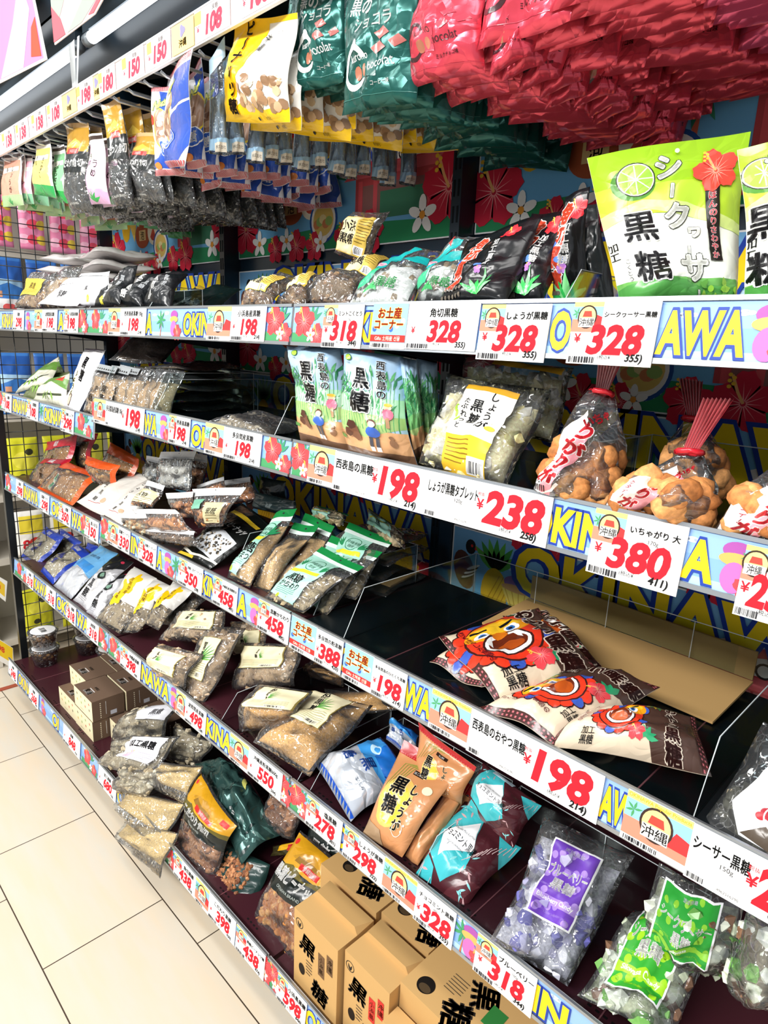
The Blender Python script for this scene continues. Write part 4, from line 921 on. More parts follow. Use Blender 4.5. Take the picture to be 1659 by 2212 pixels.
zip_bag('dark nut pouch lowest in the pile at the rail, middle bay', [(310, 1140), (420, 1148), (432, 1182), (330, 1168)], .03, ['#5d4632', '#6e543c', '#4a3828'])
for i, (lab_, q) in enumerate((('pale empty looking pouch at the back left of the black seed bag', [(420, 1050), (480, 1030), (500, 1070), (440, 1080)]), ('pale pouch at the back beside the dark packs of the third shelf', [(470, 1040), (540, 1030), (560, 1080), (500, 1090)]))):
    zip_bag(lab_, q, .22+.04*i, NUT)
for i, (lab_, q) in enumerate((('dark green tinted pack standing at the back above the black seed bag', [(560, 1030), (615, 1040), (620, 1100), (565, 1085)]), ('dark pack lying in front of the dark green tinted pack', [(548, 1062), (640, 1082), (640, 1120), (545, 1098)]))):
    b = Bag('dark_pack', lab_, 'bag of sweets', q, y=.3-.05*i, th=.02); b.skin('pouch_body', M('#1d2a2c', 'film')); a = b.art(); a.text('黒糖', .5, .5, .3, '#8a9696', .02); b.print(a)
b = Bag('seed_pouch', 'black pouch with gold stripe and a window of dark seeds, third shelf', 'bag of sweets', [(522, 1084), (594, 1138), (452, 1226), (377, 1194)], y=.03, th=.02)
b.skin('pouch_body', M('#101312', 'film')); a = b.art(); a.rect(.1, .78, .9, .84, '#d8b52c'); a.text('黒糖ごまピーナッツ', .5, .62, .11, W_, .03, .2, 0, .8); a.P([(.08, .18), (.92, .1), (.95, .46), (.6, .5), (.3, .44)], '#cfd3d8'); a.line([(.0, .12), (.4, .06), (1, .1)], .03, '#e2ded0'); a.line([(.02, .04), (.5, .03)], .03, '#d8b52c')
b.print(a); b.chunks(['#26221e', '#4a4238', '#8a7c66'], 120, .005, .12, .16, .88, .42, .5, False, 'seed_window', 'dark seeds behind a window', surf=True)
GREENH, MINT = '#17803f', '#a9ddcb'
def green_pouch(label, q, yy, kind=0, th=.028, tilt=None, yaw=0):
    b = Bag('green_headed_pouch', label, 'bag of sweets', q, y=yy, th=th, shape='pouch', tilt=tilt, yaw=yaw)
    if kind in (1, 3): b.fill('#c29a6a', .06, .04, .94, .78, .9)
    else: b.fill('#8a7a5f', .06, .04, .94, .7, .75); b.chunks(['#9a8a6c', '#857556', '#b0a080'], 46, .012, .08, .05, .92, .66, .5)
    b.skin('bag_film', CLEAR); a = b.art()
    a.rect(0, .9, 1, 1, GREENH); a.rect(0, .84, 1, .9, '#dfeee8'); hole(a)
    if kind < 3:
        if kind == 1:
            a.P([(.04, .06), (.5, .04), (.66, .3), (.62, .84), (.04, .84)], MINT); cx = .34
        else:
            a.P([(.03, .1), (.72, .04), (.74, .6), (.66, .84), (.03, .84)], MINT); cx = .4
        a.ring(cx, .68, .12, .01, '#1f7a4c'); a.text('沖縄黒糖', cx, .7, .06, '#1f6a44', .01, 0, 0, .4); a.text('琉球', cx, .63, .055, '#1f6a44', .01)
        for sg in (-1, 1):
            for i in range(4): a.leaf(cx+sg*.2, .6, .16, .016, 90-sg*(10+i*16), '#2c8a58')
        a.P([(cx-.28, .52), (cx+.28, .58), (cx+.3, .52), (cx-.28, .46)], '#e3d93a')
        a.text('黒糖', cx, .38, .14, B_, .03, 0, 0, .6); a.text('ふんまつ' if kind == 1 else 'かちわり', cx, .26, .1, B_, .02, .2, 0, .55); a.lines(cx-.24, .13, cx+.2, .22, 4, '#4a8a74'); a.ell(cx-.12, .09, .03, .03, '#c9d62c'); a.leaf(cx-.12, .07, .05, .008, 90, '#3f8f2c')
    b.print(a)
green_pouch('thin mint label pouch with green top, leftmost, right of the black seed bag', [(598, 1110), (642, 1098), (538, 1268), (491, 1248)], .03, 1, tilt=50)
green_pouch('tan powder pouch with green top, second from the left on the third shelf', [(636, 1128), (690, 1136), (580, 1280), (544, 1268)], .055, 3, tilt=50)
green_pouch('tan powder pouch with green top and yellow seal, third from the left', [(662, 1112), (724, 1138), (640, 1292), (582, 1282)], .085, 3, tilt=50)
green_pouch('biggest front mint label pouch with green top at the joint of the rail', [(695, 1180), (786, 1224), (654, 1324), (570, 1290)], .025, 2, tilt=50)
green_pouch('pouch with green top directly behind the biggest front one', [(716, 1156), (826, 1192), (706, 1328), (630, 1306)], .075, 0, tilt=50)
green_pouch('pouch with green top in the second rank, beside the acrylic wall', [(754, 1128), (852, 1164), (768, 1296), (690, 1270)], .13, 0, tilt=50)
green_pouch('rearmost pouch with green top thrown across the back of the row', [(796, 1096), (874, 1154), (876, 1190), (790, 1136)], .26, 0, tilt=55)
green_pouch('pouch with green top lying behind the second and third pouch', [(682, 1090), (750, 1110), (738, 1134), (672, 1116)], .24, 0)
pile('dark clear pouch stacked right behind the green headed pouches', -.06, .30, Z3, 4, .16, .17, .032, None, CLEAR, 'dark stacked pouches on the third shelf', 10)
acrylic_tray('clear acrylic tray beside the green headed pouches on the third shelf', -.30, .0, .06, .36, Z3, .09, 4)
acrylic_tray('clear acrylic tray holding the lion face snack bags and the grey pouch', .12, .745, .03, .42, Z3, .09, 4)
mb = MB(); t = empty('cardboard_tray', (.5, .37, Z3), 'flattened brown cardboard sheet lying behind the lion face snack bags', 'cardboard'); CB = M('#b99560', 'paper')
mb.box((-.22, -.075, 0), (.22, .075, .004), CB, Matrix.Translation((.47, .345, Z3+.012)) @ Matrix.Rotation(math.radians(-3), 4, 'Z') @ Matrix.Rotation(math.radians(6), 4, 'X')); mb.build('sheet', t)
mb = MB(); mb.box((-.22, 0, 0), (.22, .004, .05), CB, Matrix.Translation((.47, .43, Z3+.02)) @ Matrix.Rotation(math.radians(-3), 4, 'Z')); mb.build('flap', t)
def lion(b):
    b.skin('bag_body', M('#d8c7ae', 'film')); a = b.art(); BR = '#3f1f1c'; RE = '#e23a22'
    for x0 in (0, .95): a.rect(x0, 0, x0+.05, 1, BR)
    for i in range(16):
        for x0 in (.01, .03, .96, .98): a.rect(x0, .02+.061*i, x0+.01, .045+.061*i, '#b8636a'); a.same = True
    a.same = False
    a.P([(.52, 1), (.95, 1), (.95, .0), (.66, 0), (.6, .4)], '#4a342c')
    cx, cy = .42, .58; k = b.H/b.W
    for i in range(6): a.leaf(.5+.04*i, .84, .3, .05, 20+i*18, '#2f7a48' if i % 2 else '#c9a428')
    for i in range(17):
        t_ = .5+i*.335; a.ell(cx+.36*k*math.cos(t_), cy+.36*math.sin(t_), .085, .085, BR, 12); a.same = True
    a.same = False
    for i in range(17):
        t_ = .5+i*.335; a.ell(cx+.36*k*math.cos(t_), cy+.36*math.sin(t_), .07, .07, RE if i % 4 else '#3a5ab8', 12); a.same = True
    a.same = False
    a.ell(cx, cy, .33, .35, BR); a.ell(cx, cy, .31, .33, RE); a.ell(cx+.02, cy+.16, .3, .15, '#e89a1c'); a.ell(cx+.02, cy+.2, .24, .08, '#f2c02c')
    a.ell(cx, cy-.08, .22, .19, BR); a.ell(cx, cy-.08, .2, .17, W_); a.ell(cx, cy-.08, .17, .13, '#6a2a16'); a.ell(cx, cy-.13, .12, .07, '#b8521c')
    for sg in (-1, 1):
        a.ell(cx+sg*.14*k, cy+.13, .07, .06, W_, 14); a.ell(cx+sg*.13*k, cy+.13, .04, .04, '#2f6ab4', 12); a.ell(cx+sg*.13*k, cy+.13, .02, .02, B_, 10); a.P([(cx+sg*.1*k, cy+.02), (cx+sg*.16*k, cy+.02), (cx+sg*.14*k, cy-.08)], W_); a.line([(cx+sg*.06*k, cy+.2), (cx+sg*.2*k, cy+.24)], .025, B_)
    a.ell(cx, cy+.07, .07, .05, '#d8761c', 14)
    for i in range(6): a.leaf(.62, .14, .16, .035, i*34, '#2f9a68')
    a.hib(.56, .2, .12, '#e0464e'); a.text('おやつ黒糖', .79, .5, .2, '#3f1f1c', .04, 0, 0, None, True, '#e6d6c4', .06)
    a.text('さくさくした食感の', .16, .6, .07, '#7a2430', .015, 0, 0, None, True); a.text('加工', .25, .16, .09, B_, .015); a.text('黒糖', .25, .07, .09, B_, .015)
    b.print(a)
for lab_, q, zz, tl in (('lion face snack bag lowest at the left, its crimped end sticking out', [(928, 1436), (1104, 1352), (1190, 1478), (1040, 1494)], .955, 86), ('dark rear lion face snack bag leaning behind the pile', [(1085, 1330), (1180, 1318), (1300, 1440), (1200, 1470)], .975, 70), ('lion face snack bag at the upper left of the pile, mouth wide open', [(948, 1378), (1163, 1320), (1296, 1456), (1069, 1512)], .985, 80),
    ('lion face snack bag in the middle of the pile, lying on two others', [(1036, 1528), (1254, 1442), (1426, 1484), (1190, 1604)], .985, 78), ('lion face snack bag at the right end of the pile, nearest the empty deck', [(1264, 1532), (1502, 1544), (1538, 1668), (1180, 1606)], .975, 70)):
    b = Bag('lion_snack_bag', lab_, 'bag of sweets', q, z=zz, tilt=tl, th=.035); lion(b)
b = Bag('lion_sugar_pouch', 'grey and white pouch with a red lion drawing in acrylic at the right edge', 'bag of sweets', [(1650, 1560), (1850, 1640), (1790, 1960), (1512, 1786)], y=.04, th=.04, tilt=38)
b.skin('bag_film', M('#c9d2d6', 'clear')); b.fill('#5f574c', .1, .06, .95, .5, .9); b.chunks(['#4f463c', '#6e6252', '#857a66'], 60, .013, .12, .08, .95, .45)
a = b.art(); a.P([(.14, .3), (.3, .1), (1, .1), (1, .95), (.4, .95)], '#e9eaee'); a.rect(0, 0, 1, .05, '#c9d2d6')
for i in range(40): a.rect(.02+.024*i, 0, .03+.024*i, .05, '#30383c'); a.same = True
a.same = False
a.P([(.3, .12), (.95, .06), (.95, .3), (.6, .34)], '#5a4f44'); a.ell(.5, .34, .09, .05, '#a8323c'); a.ell(.62, .3, .08, .06, '#c9444c'); a.ell(.4, .3, .035, .03, '#d8343c'); a.ring(.55, .33, .1, .01, W_)
for i in range(6): a.ell(.46+.05*i, .38, .016, .014, W_, 8); a.same = True
a.same = False
a.text('シーサー', .7, .6, .07, B_, .02, 0, 0, None, True); b.print(a)
# ================================================================== fourth shelf
Z4 = .581
BLU = '#2440a8'
def blu(a): a.P([(0, .8), (1, .8), (1, 1), (0, 1)], BLU); a.text('塩黒糖', .5, .89, .1, W_, .02); a.text('黒糖', .45, .45, .17, '#3b46a0', .03, 0, 12, None, True); a.rect(0, 0, 1, .1, BLU)
for lab_, q, yy in (('topmost blue edged bag leaning at the wire grid, fourth shelf', [(100, 1138), (142, 1162), (82, 1230), (46, 1203)], .07), ('blue header of a bag standing behind the topmost blue edged bag', [(134, 1142), (178, 1172), (128, 1222), (100, 1204)], .15), ('blue edged bag with yellow stars lying at the rail of the fourth shelf', [(168, 1174), (194, 1195), (112, 1260), (86, 1232)], .03)):
    edge_bag('salt_candy_bag', lab_, q, BLU, ['#b0a690', '#9a8f78', '#c9c0ac'], yy, 60, .009, blu)
b = Bag('salt_candy_bag', 'blue header sticking out right of the blue edged bags', 'bag of sweets', [(190, 1172), (214, 1180), (205, 1204), (178, 1196)], y=.2, th=.015); b.skin('bag_film', M(BLU, 'film'))
b = Bag('sugar_pouch', 'silver pouch with sky blue upper part on the fourth shelf', 'bag of sweets', [(217, 1178), (256, 1196), (153, 1294), (114, 1264)], y=.03, th=.03); b.skin('pouch_body', M('#dfe3ea', 'foil')); a = b.art(); a.P([(0, .42), (.5, .5), (1, .4), (1, 1), (0, 1)], '#6fb0e0'); a.P([(.05, .5), (.9, .44), (.9, .6), (.3, .62)], '#3f8ed4'); a.text('波照間の黒糖', .5, .76, .06, '#2a3a6a', .01, 0, 0, .8); b.print(a)
for lab_, q, yy in (('silver white pouch with a black round crest, fourth shelf, upper one', [(256, 1196), (288, 1214), (186, 1322), (158, 1296)], .035), ('silver white pouch with round crest lying lower, touching the rail', [(266, 1240), (296, 1232), (206, 1336), (184, 1324)], .03)):
    b = Bag('crest_pouch', lab_, 'bag of sweets', q, y=yy, th=.028); b.skin('pouch_body', M('#e9eaee', 'foil')); a = b.art(); a.P([(0, .7), (.4, .62), (1, .82), (1, 1), (0, 1)], '#1d1f22'); a.ell(.7, .9, .04, .025, '#b8324a'); a.ell(.55, .56, .1, .075, '#1c2422'); a.ell(.55, .57, .06, .045, '#7aa08c'); a.text('黒糖', .4, .3, .15, B_, .03, 0, 0, None, True); a.lines(.2, .08, .7, .16, 3, '#8a8a90'); b.print(a)
YL = '#f3c614'
def yel(a): a.blob(.45, .62, lambda t: a.H*(.16+.05*math.sin(3*t)+.03*math.cos(5*t)), YL); a.blob(.6, .82, lambda t: a.H*(.11+.03*math.sin(4*t)), YL); a.blob(.35, .42, lambda t: a.H*(.09+.03*math.cos(3*t)), YL); a.text('波照間産', .5, .7, .07, '#5a3a1c', .015, 0, 0, None, True); a.text('黒糖', .36, .5, .06, '#5a3a1c', .015, 0, 0, None, True)
for lab_, q, yy in (('front pouch with yellow splashes, fourth shelf, its foil bottom gathered', [(293, 1226), (340, 1250), (260, 1370), (206, 1340)], .03), ('thin pouch with yellow splashes directly behind the front one', [(336, 1250), (370, 1266), (298, 1366), (268, 1368)], .05), ('pouch with yellow splashes third in the row, in the shade', [(374, 1256), (420, 1274), (342, 1362), (312, 1346)], .07)):
    b = Bag('yellow_print_pouch', lab_, 'bag of sweets', q, y=yy, th=.03); b.fill('#9a8a70', .06, .05, .94, .8); b.chunks(GREYB, 40, .011, v1=.5); b.skin('bag_film', M('#f1f1ee', 'clear')); a = b.art(); a.rect(.0, .45, 1, 1, '#dcdad4'); yel(a); b.print(a)
clear_bag('sugar_pouch', 'plain clear pouch of grey lumps behind the yellow splash pouches', [(420, 1262), (452, 1290), (392, 1352), (340, 1348)], GREYB, 50, .011, y=.12, th=.03, pw='#7c7262')
b = Bag('striped_pouch', 'small red pouch with pale wavy stripes lying on the maroon deck', 'bag of sweets', [(302, 1386), (340, 1366), (330, 1412), (292, 1412)], y=.12, th=.02); b.skin('pouch_body', M('#7a1f2a', 'film')); a = b.art()
for i in range(6): a.line([(.05, .1+.15*i), (.35, .2+.14*i), (.65, .12+.15*i), (.95, .2+.14*i)], .05, ('#e6d9c4', '#c9a48a')[i % 2])
b.print(a)
def herb(a, white=False):
    a.rect(0, 0, 1, 1, '#8a7a3c'); a.rect(.02, .015, .98, .985, '#efe6bf')
    for i in range(7): a.leaf(.5, .45, .42, .018, 8+i*13, '#3f8a3c' if i % 2 else '#6aa84a')
    a.text('粉黒糖' if white else '黒糖', .42, .66, .2, B_, .03, 0, 0, None, True); a.lines(.08, .08, .92, .4, 7, '#a09668'); a.rect(.55, .05, .9, .16, '#f4efd6'); a.bars(.57, .06, .88, .14)
def herb_lab(u0, v0, u1, v1, p=False): return sticker_label(u0, v0, u1, v1, '#efe6bf', lambda a: herb(a, p))
LUMP = ['#a48a6c', '#b9a286', '#8c7458']
for lab_, q, yy, uv, zz in (('rearmost clear bag of brown lumps with its cream label on top, fourth shelf', [(392, 1322), (490, 1316), (470, 1390), (346, 1384)], .2, (.25, .35, .9, .9), .66), ('clear bag of lumps with a cream label turned half away, behind the tall one', [(500, 1342), (572, 1347), (584, 1408), (500, 1416)], .22, (.3, .1, .95, .85), .63),
    ('clear bag of lumps lying low at the rail with cream label facing up', [(336, 1388), (434, 1412), (392, 1490), (318, 1442)], .05, (.1, .2, .85, .85), .6), ('tall crinkled clear bag of lumps with narrow cream label, hanging over the rail', [(450, 1352), (534, 1358), (436, 1534), (384, 1496)], .03, (.3, .28, .78, .82), None),
    ('clear bag of dark lumps with cream label right of the tall crinkled bag', [(524, 1388), (655, 1392), (640, 1482), (500, 1496)], .14, (.1, .5, .85, .95), .62)):
    clear_bag('lump_sugar_bag', lab_, q, LUMP, 80, .013, herb_lab(*uv), pw='#a08668', v1=.92, y=None if zz else yy, z=zz, th=.04, cat='bag of sugar', v0=None) if False else clear_bag('lump_sugar_bag', lab_, q, LUMP, 80, .013, herb_lab(*uv), pw='#a08668', v1=.92, y=None if zz else yy, z=zz, th=.04, cat='bag of sugar')
PWD = '#c08f52'
for lab_, q, zz, uv in (('small brown powder sugar bag at the back under the third shelf', [(668, 1424), (762, 1446), (735, 1482), (660, 1462)], .63, None), ('clear wrapped powder bag behind the front powder bag, wrapper shining', [(690, 1488), (812, 1498), (860, 1538), (770, 1535)], .62, None),
    ('rear powder sugar bag with half turned cream label', [(548, 1476), (668, 1492), (628, 1576), (506, 1580)], .62, (.3, .45, .98, .95)), ('front powder sugar bag with flat cream label, biggest of the powder bags', [(664, 1500), (806, 1524), (668, 1676), (548, 1606)], .61, (.22, .42, .78, .96))):
    clear_bag('powder_sugar_bag', lab_, q, None, 0, 0, herb_lab(*uv, True) if uv else None, pw=PWD, v1=.95, z=zz, th=.05, cat='bag of sugar')
def pillow_blue(label, q, zz=None, yy=None, tilt=None):
    b = Bag('salt_sugar_pouch', label, 'bag of sweets', q, z=zz, y=yy, th=.05, tilt=tilt); b.skin('pouch_body', M('#d3dbe6', 'foil')); a = b.art()
    a.P([(0, .62), (.5, .56), (1, .62), (1, .94), (0, .94)], '#3d96dc'); a.P([(.5, .7), (1, .66), (1, .94), (.4, .94)], '#1f6cc4'); a.ell(.4, .78, .1, .07, '#bfe0f4'); a.ell(.42, .79, .06, .04, '#3d96dc')
    for i in range(14):
        for y0, sg in ((.94, 1), (.06, -1)): a.P([(i/14, y0), ((i+1)/14, y0), ((i+.5)/14, y0+sg*.06)], '#2252b8'); a.same = True
    a.same = False
    a.text('塩', .86, .72, .13, '#1d4c9c', .03); a.text('黒', .62, .56, .19, '#1f4fa4', .035); a.text('糖', .34, .42, .19, '#1f4fa4', .035); a.text('塩の旨み', .8, .32, .05, '#3a4a60', .01); b.print(a)
pillow_blue('blue and silver pillow pouch with zigzag ends in front on the fourth shelf', [(822, 1594), (892, 1684), (756, 1770), (681, 1652)], .60)
pillow_blue('blue and silver pouch mostly hidden behind the ginger pouches', [(848, 1560), (905, 1590), (890, 1640), (838, 1604)], .66, None, 60)
def ginger_pouch(label, q, yy, full=True, tilt=None):
    b = Bag('ginger_pouch', label, 'bag of sweets', q, y=yy, th=.026, shape='pouch', tilt=tilt); b.skin('pouch_body', M('#c98c5c', 'film')); a = b.art()
    a.rect(0, .87, 1, 1, '#b01a22'); hole(a, .5, .88, .012)
    for i in range(24): a.rect(.02+.04*i, .88, .035+.04*i, .884, '#e8b0a0'); a.same = True
    a.same = False
    if full:
        a.ell(.42, .42, .2, .26, '#e8b860'); a.ell(.45, .4, .14, .2, '#f0c23c')
        for i in range(5): a.line([(.12+.05*i, .5+.04*i), (.2+.05*i, .8), (.4+.04*i, .84)], .006, '#7a9a3c')
        a.rect(.42, .74, .62, .79, '#2c1c14'); a.text('加工黒糖', .52, .765, .03, W_, .01); a.text('黒糖', .36, .48, .19, B_, .035, 0, 6, None, True, '#f4e2b4', .04); a.text('しょうが', .66, .42, .12, B_, .035, 0, 6, None, True, '#f4e2b4', .04); a.ell(.82, .66, .05, .045, '#f0e0c0', 14)
        for i in range(6): a.ell(.86-.01*i, .5-.06*i, .012, .012, '#f4ead8', 8)
        a.P([(.0, 0), (.5, 0), (.4, .12), (.05, .16)], '#a98c6c'); a.ring(.72, .2, .07, .006, '#f4ead8')
    b.print(a)
ginger_pouch('front ginger pouch with red top, its front fully visible, fourth shelf', [(873, 1598), (992, 1664), (868, 1852), (782, 1802)], .025)
ginger_pouch('ginger pouch standing behind the front one, red top under the big 198 card', [(902, 1560), (1026, 1658), (992, 1740), (900, 1690)], .14)
ginger_pouch('ginger pouch seen edge on right behind the front ginger pouch', [(985, 1672), (1018, 1698), (905, 1872), (872, 1854)], .045, False)
ginger_pouch('rearmost ginger pouch of the leaning stack, window side visible', [(1008, 1692), (1040, 1712), (935, 1868), (900, 1866)], .065, False)
def choco(label, q, yy):
    b = Bag('mint_chocolate_pouch', label, 'bag of sweets', q, y=yy, th=.035, yaw=8); b.skin('pouch_body', M('#4a1f26', 'film')); a = b.art(); TL = '#3fb4bc'
    a.P([(.0, .6), (.2, 1), (.45, 1), (.75, .3), (.5, .05), (.05, .25)], TL); a.P([(.75, .9), (1, .6), (1, 1)], TL); a.P([(.0, .0), (.35, 0), (.3, .12), (.1, .2)], TL); a.P([(.6, .0), (.9, 0), (1, .3), (.8, .2)], '#5a2a30')
    for i in range(30): a.leaf((.1+i*.618) % 1, (.07+i*.371) % 1, .1, .012, i*53, '#8ad4d6' if i % 2 else '#c9a0a4'); a.same = True
    a.same = False
    for i in range(10): a.line([(.62+.04*i, .35+.05*i), (.7+.03*i, .5+.05*i)], .006, '#d9bcbc')
    a.P([(.12, .5), (.5, .84), (.66, .52), (.3, .22)], '#f4f5f7'); a.text('チョコミント黒糖', .42, .52, .105, B_, .015, 0, -4, .56); a.text('Chocolate Mint Kokutou', .42, .62, .04, '#3a3a44', 0, .2, 0, .36); a.text('MADE IN OKINAWA', .42, .42, .03, '#5a5a64', 0, 0, 0, .3)
    a.rect(.25, .93, .6, 1, '#c9dfec'); b.print(a)
choco('front teal and dark brown chocolate mint pouch with white lozenge, fourth shelf', [(1000, 1718), (1126, 1828), (1000, 1962), (896, 1884)], .03)
choco('second chocolate mint pouch behind, its lozenge half covered', [(1040, 1644), (1168, 1738), (1106, 1830), (1004, 1740)], .12)
def candy(label, q, yy, uv, c, c2, t1, t2, wr, tilt=None):
    b = Bag('candy_bag', label, 'bag of sweets', q, y=yy, th=.05, yaw=12, tilt=tilt, wave=1.8); b.chunks(wr, 70, .014, .06, .04, .94, .78, .6, False, 'wrapped_candies', None, 'film'); b.fill('#8a8a96' if 'purple' in label else '#8a9078', .05, .03, .95, .85, .6); b.skin('bag_film', CLEAR)
    u0, v0, u1, v1 = uv; a = Art(b.W*(u1-u0), b.H*(v1-v0), 'print'); a.rect(0, 0, 1, 1, '#f4f4f8'); a.rect(.035, .025, .965, .975, c); k = a.H/a.W
    for i in range(22):
        x, y = (.08+i*.618) % .9+.05, (.05+i*.381) % .9+.05; a.ell(x, y, .045, .045, c2, 12); a.same = True
    a.same = False
    for i in range(8): a.text(t2[0], (.1+i*.618) % .7+.15, (.06+i*.29) % .88+.06, .035, c2, 0, 0, 0, .3)
    a.text('琉球黒糖', .5, .9, .06, '#e8e2f4', .01, 0, 0, .5); a.text(t1[0], .5, .64, .16, W_, .04, 0, 0, .86); a.text(t1[1], .5, .47, .16, W_, .04, 0, 0, .6); a.rect(.035, .2, .965, .3, c2); a.text(t2[1], .5, .25, .08, W_, .02, 0, 0, .8)
    b.patch('printed_label', a, u0, v0, u1, v1, .002)
PW = ['#6a68b0', '#e4e4ee', '#b4b2d4', '#d4d4e4']; GW = ['#6fa854', '#e6ecdc', '#7a5a44', '#c9d4b8']
candy('clear bag of candies with a purple blueberry label, fourth shelf', [(1180, 1770), (1372, 1850), (1228, 2132), (1066, 2032)], .025, (.26, .3, .78, .86), '#6a3fb0', '#a98ad8', ('ブルーベリー', '黒糖'), ('BLUEBERRY CANDY', 'Blueberry Candy'), PW)
candy('clear candy bag with green label standing behind the other green label', [(1418, 1878), (1612, 1952), (1570, 2135), (1372, 2030)], .13, (.12, .3, .78, .95), '#2f9e3a', '#8cc83c', ('シークワーサー', '黒糖'), ('SIKWASA CANDY', 'Sikwasa'), GW)
candy('clear candy bag with a green citrus label in front at the rail', [(1372, 1948), (1545, 2050), (1440, 2262), (1246, 2140)], .03, (.2, .16, .8, .84), '#2f9e2c', '#9ad01f', ('シークワーサー', '黒糖'), ('SIKWASA CANDY', 'Sikwasa Candy'), GW)
clear_bag('candy_bag', 'dim clear bag at the right picture edge beside the green label candies', [(1620, 1930), (1760, 1990), (1740, 2190), (1560, 2130)], GW, 40, .014, None, y=.1, th=.05, pw='#6a6456')
for n_, x0, x1 in (('left of the front powder sugar bags', -.30, .0), ('around the ginger and chocolate mint pouches', .04, .34), ('around the candy bags', .36, .72)):
    acrylic_tray(f'low clear acrylic tray {n_}, fourth shelf', x0, x1, .02, .3, Z4, .06, 2)
# ================================================================== bottom deck
Z5 = .1686
def cup(label, x, y, z):
    t = empty('sweet_cup', (x, y, z), label, 'plastic cup', 'lidded cups of nuts'); mb = MB(); mb.lathe([(.001, .001), (.042, .001), (.053, .062), (.0545, .064)], (x, y, z), CLEAR, 28); mb.build('clear_cup', t)
    mb = MB(); mb.lathe([(.0555, .062), (.057, .064), (.057, .069), (.05, .0705), (.001, .0705)], (x, y, z), M('#eef2f2', 'clear'), 28); l = mb.build('lid', t)
    mb = MB(); mb.lathe([(.046, .0708), (.001, .0712)], (x, y, z), M('#f2f2f2', 'print'), 28); a = Art(.08, .08); a.text('黒糖', .5, .5, .3, '#4a4a50', .01); a.flat(mb, V((x-.04, y-.04, z+.0712)), XU, V((0, 1, 0)), UP); mb.build('round_label', l)
    vs0, fs0 = ico(); mb = MB(); r = random.Random(label); ms = [M(c, 'chunk') for c in ('#8a6238', '#a57a48', '#6e4a2a')]
    for k in range(90):
        h = .006+.05*r.random(); a_ = r.random()*6.28; q = (.034+.1*h)*math.sqrt(r.random())*.98; R = Matrix.Rotation(r.random()*6.28, 3, 'Z')
        mb.add([V((x+q*math.cos(a_), y+q*math.sin(a_), z+h))+R @ V((w.x*.009, w.y*.007, w.z*.007)) for w in vs0], fs0, ms[k % 3], True)
    mb.build('nuts', t)
for lab_, x, y, k in (('lower cup of nuts of the front pair, bottom deck', -1.70, .055, 0), ('upper cup of nuts with white lid, front pair at the far left', -1.70, .055, 1), ('lower cup of nuts of the rear pair beside the wire grid', -1.69, .22, 0), ('upper cup of nuts of the rear pair beside the wire grid', -1.69, .22, 1), ('cup of nuts whose lid peeks out behind the brown boxes', -1.53, .25, 0)): cup(lab_, x, y, Z5+.0725*k)
def gift_box(label, x, y, z, shade=False):
    w_, d_, h_ = .152, .105, .072; t = empty('gift_box', (x, y, z), label, 'box', 'brown and cream gift boxes'); BRN, CRM = M('#6b5646', 'paper'), M('#efe4bd', 'paper')
    mb = MB(); mb.box((x, y, z), (x+w_, y+d_, z+h_), BRN); a = Art(w_, h_, 'paper'); a.rect(0, 0, 1, 1, '#efe4bd')
    for i in range(4):
        for j in range(2): a.P([(.16+.22*i, .82-.3*j), (.2+.22*i, .74-.3*j), (.18+.22*i, .66-.3*j), (.14+.22*i, .74-.3*j)], ('#5a4a3c', '#c9a23c', '#7a9a4a', '#c0503c')[(i+j) % 4]); a.same = True
    a.same = False; a.text('KOKUTO', .4, .14, .1, '#8a7a5c', .01)
    mb.build('box_body', t); mb = MB(); a.flat(mb, V((x, y, z)), XU, UP, V((0, -1, 0))); mb.build('front_print', t)
    a = Art(w_, d_, 'paper'); a.rect(.38, .3, .62, .32, W_); a.text('黒糖', .5, .18, .2, W_, .03, 0, 0); a.text('沖縄産', .5, .45, .1, '#c9b8a4', .01); a2 = Art(d_, h_, 'paper'); a2.line([(.42, .2), (.42, .85)], .015, W_); a2.rect(.55, .1, .75, .3, '#c9cbd4')
    for i in range(8): a2.ell(.25, .12+.1*i, .03, .03, '#e8dcc0', 8); a2.same = True
    mb = MB(); a.flat(mb, V((x, y, z+h_)), XU, V((0, 1, 0)), UP); a2.flat(mb, V((x+w_, y, z)), V((0, 1, 0)), UP, XU); mb.build('printed_sides', t)
for lab_, x, y, k in (('lower left box of the front row of brown and cream boxes', -1.345, -.012, 0), ('lower right box of the front row of brown and cream boxes', -1.19, -.014, 0), ('upper right box standing forward on the front row of brown boxes', -1.188, -.012, 1), ('upper left box set back on the brown boxes', -1.338, .028, 1), ('upper box in the second row behind the set back one', -1.338, .136, 1), ('upper box in the second row behind the forward one', -1.184, .10, 1),
    ('lower box under the second row of brown boxes, at the left', -1.345, .098, 0), ('lower box under the second row of brown boxes, at the right', -1.188, .094, 0), ('single lower box right of the stack, its brown top visible', -1.03, .04, 0), ('lower box behind the single one, in the dark', -1.03, .148, 0), ('top box in the third row of brown boxes, in shade', -1.18, .208, 1)):
    gift_box(lab_, x, y, Z5+.0005+.0725*k)
def sack(label, q, zz=None, yy=None, lab=None, tilt=None, cols=('#a39880', '#8f8269', '#b8ae98'), th=.05, pw='#93866e', n=80, sz=.016, name='lump_sugar_bag'):
    return clear_bag(name, label, q, list(cols), n, sz, lab, pw=pw, v1=.95, z=zz, y=yy, tilt=tilt, th=th, cat='bag of sugar')
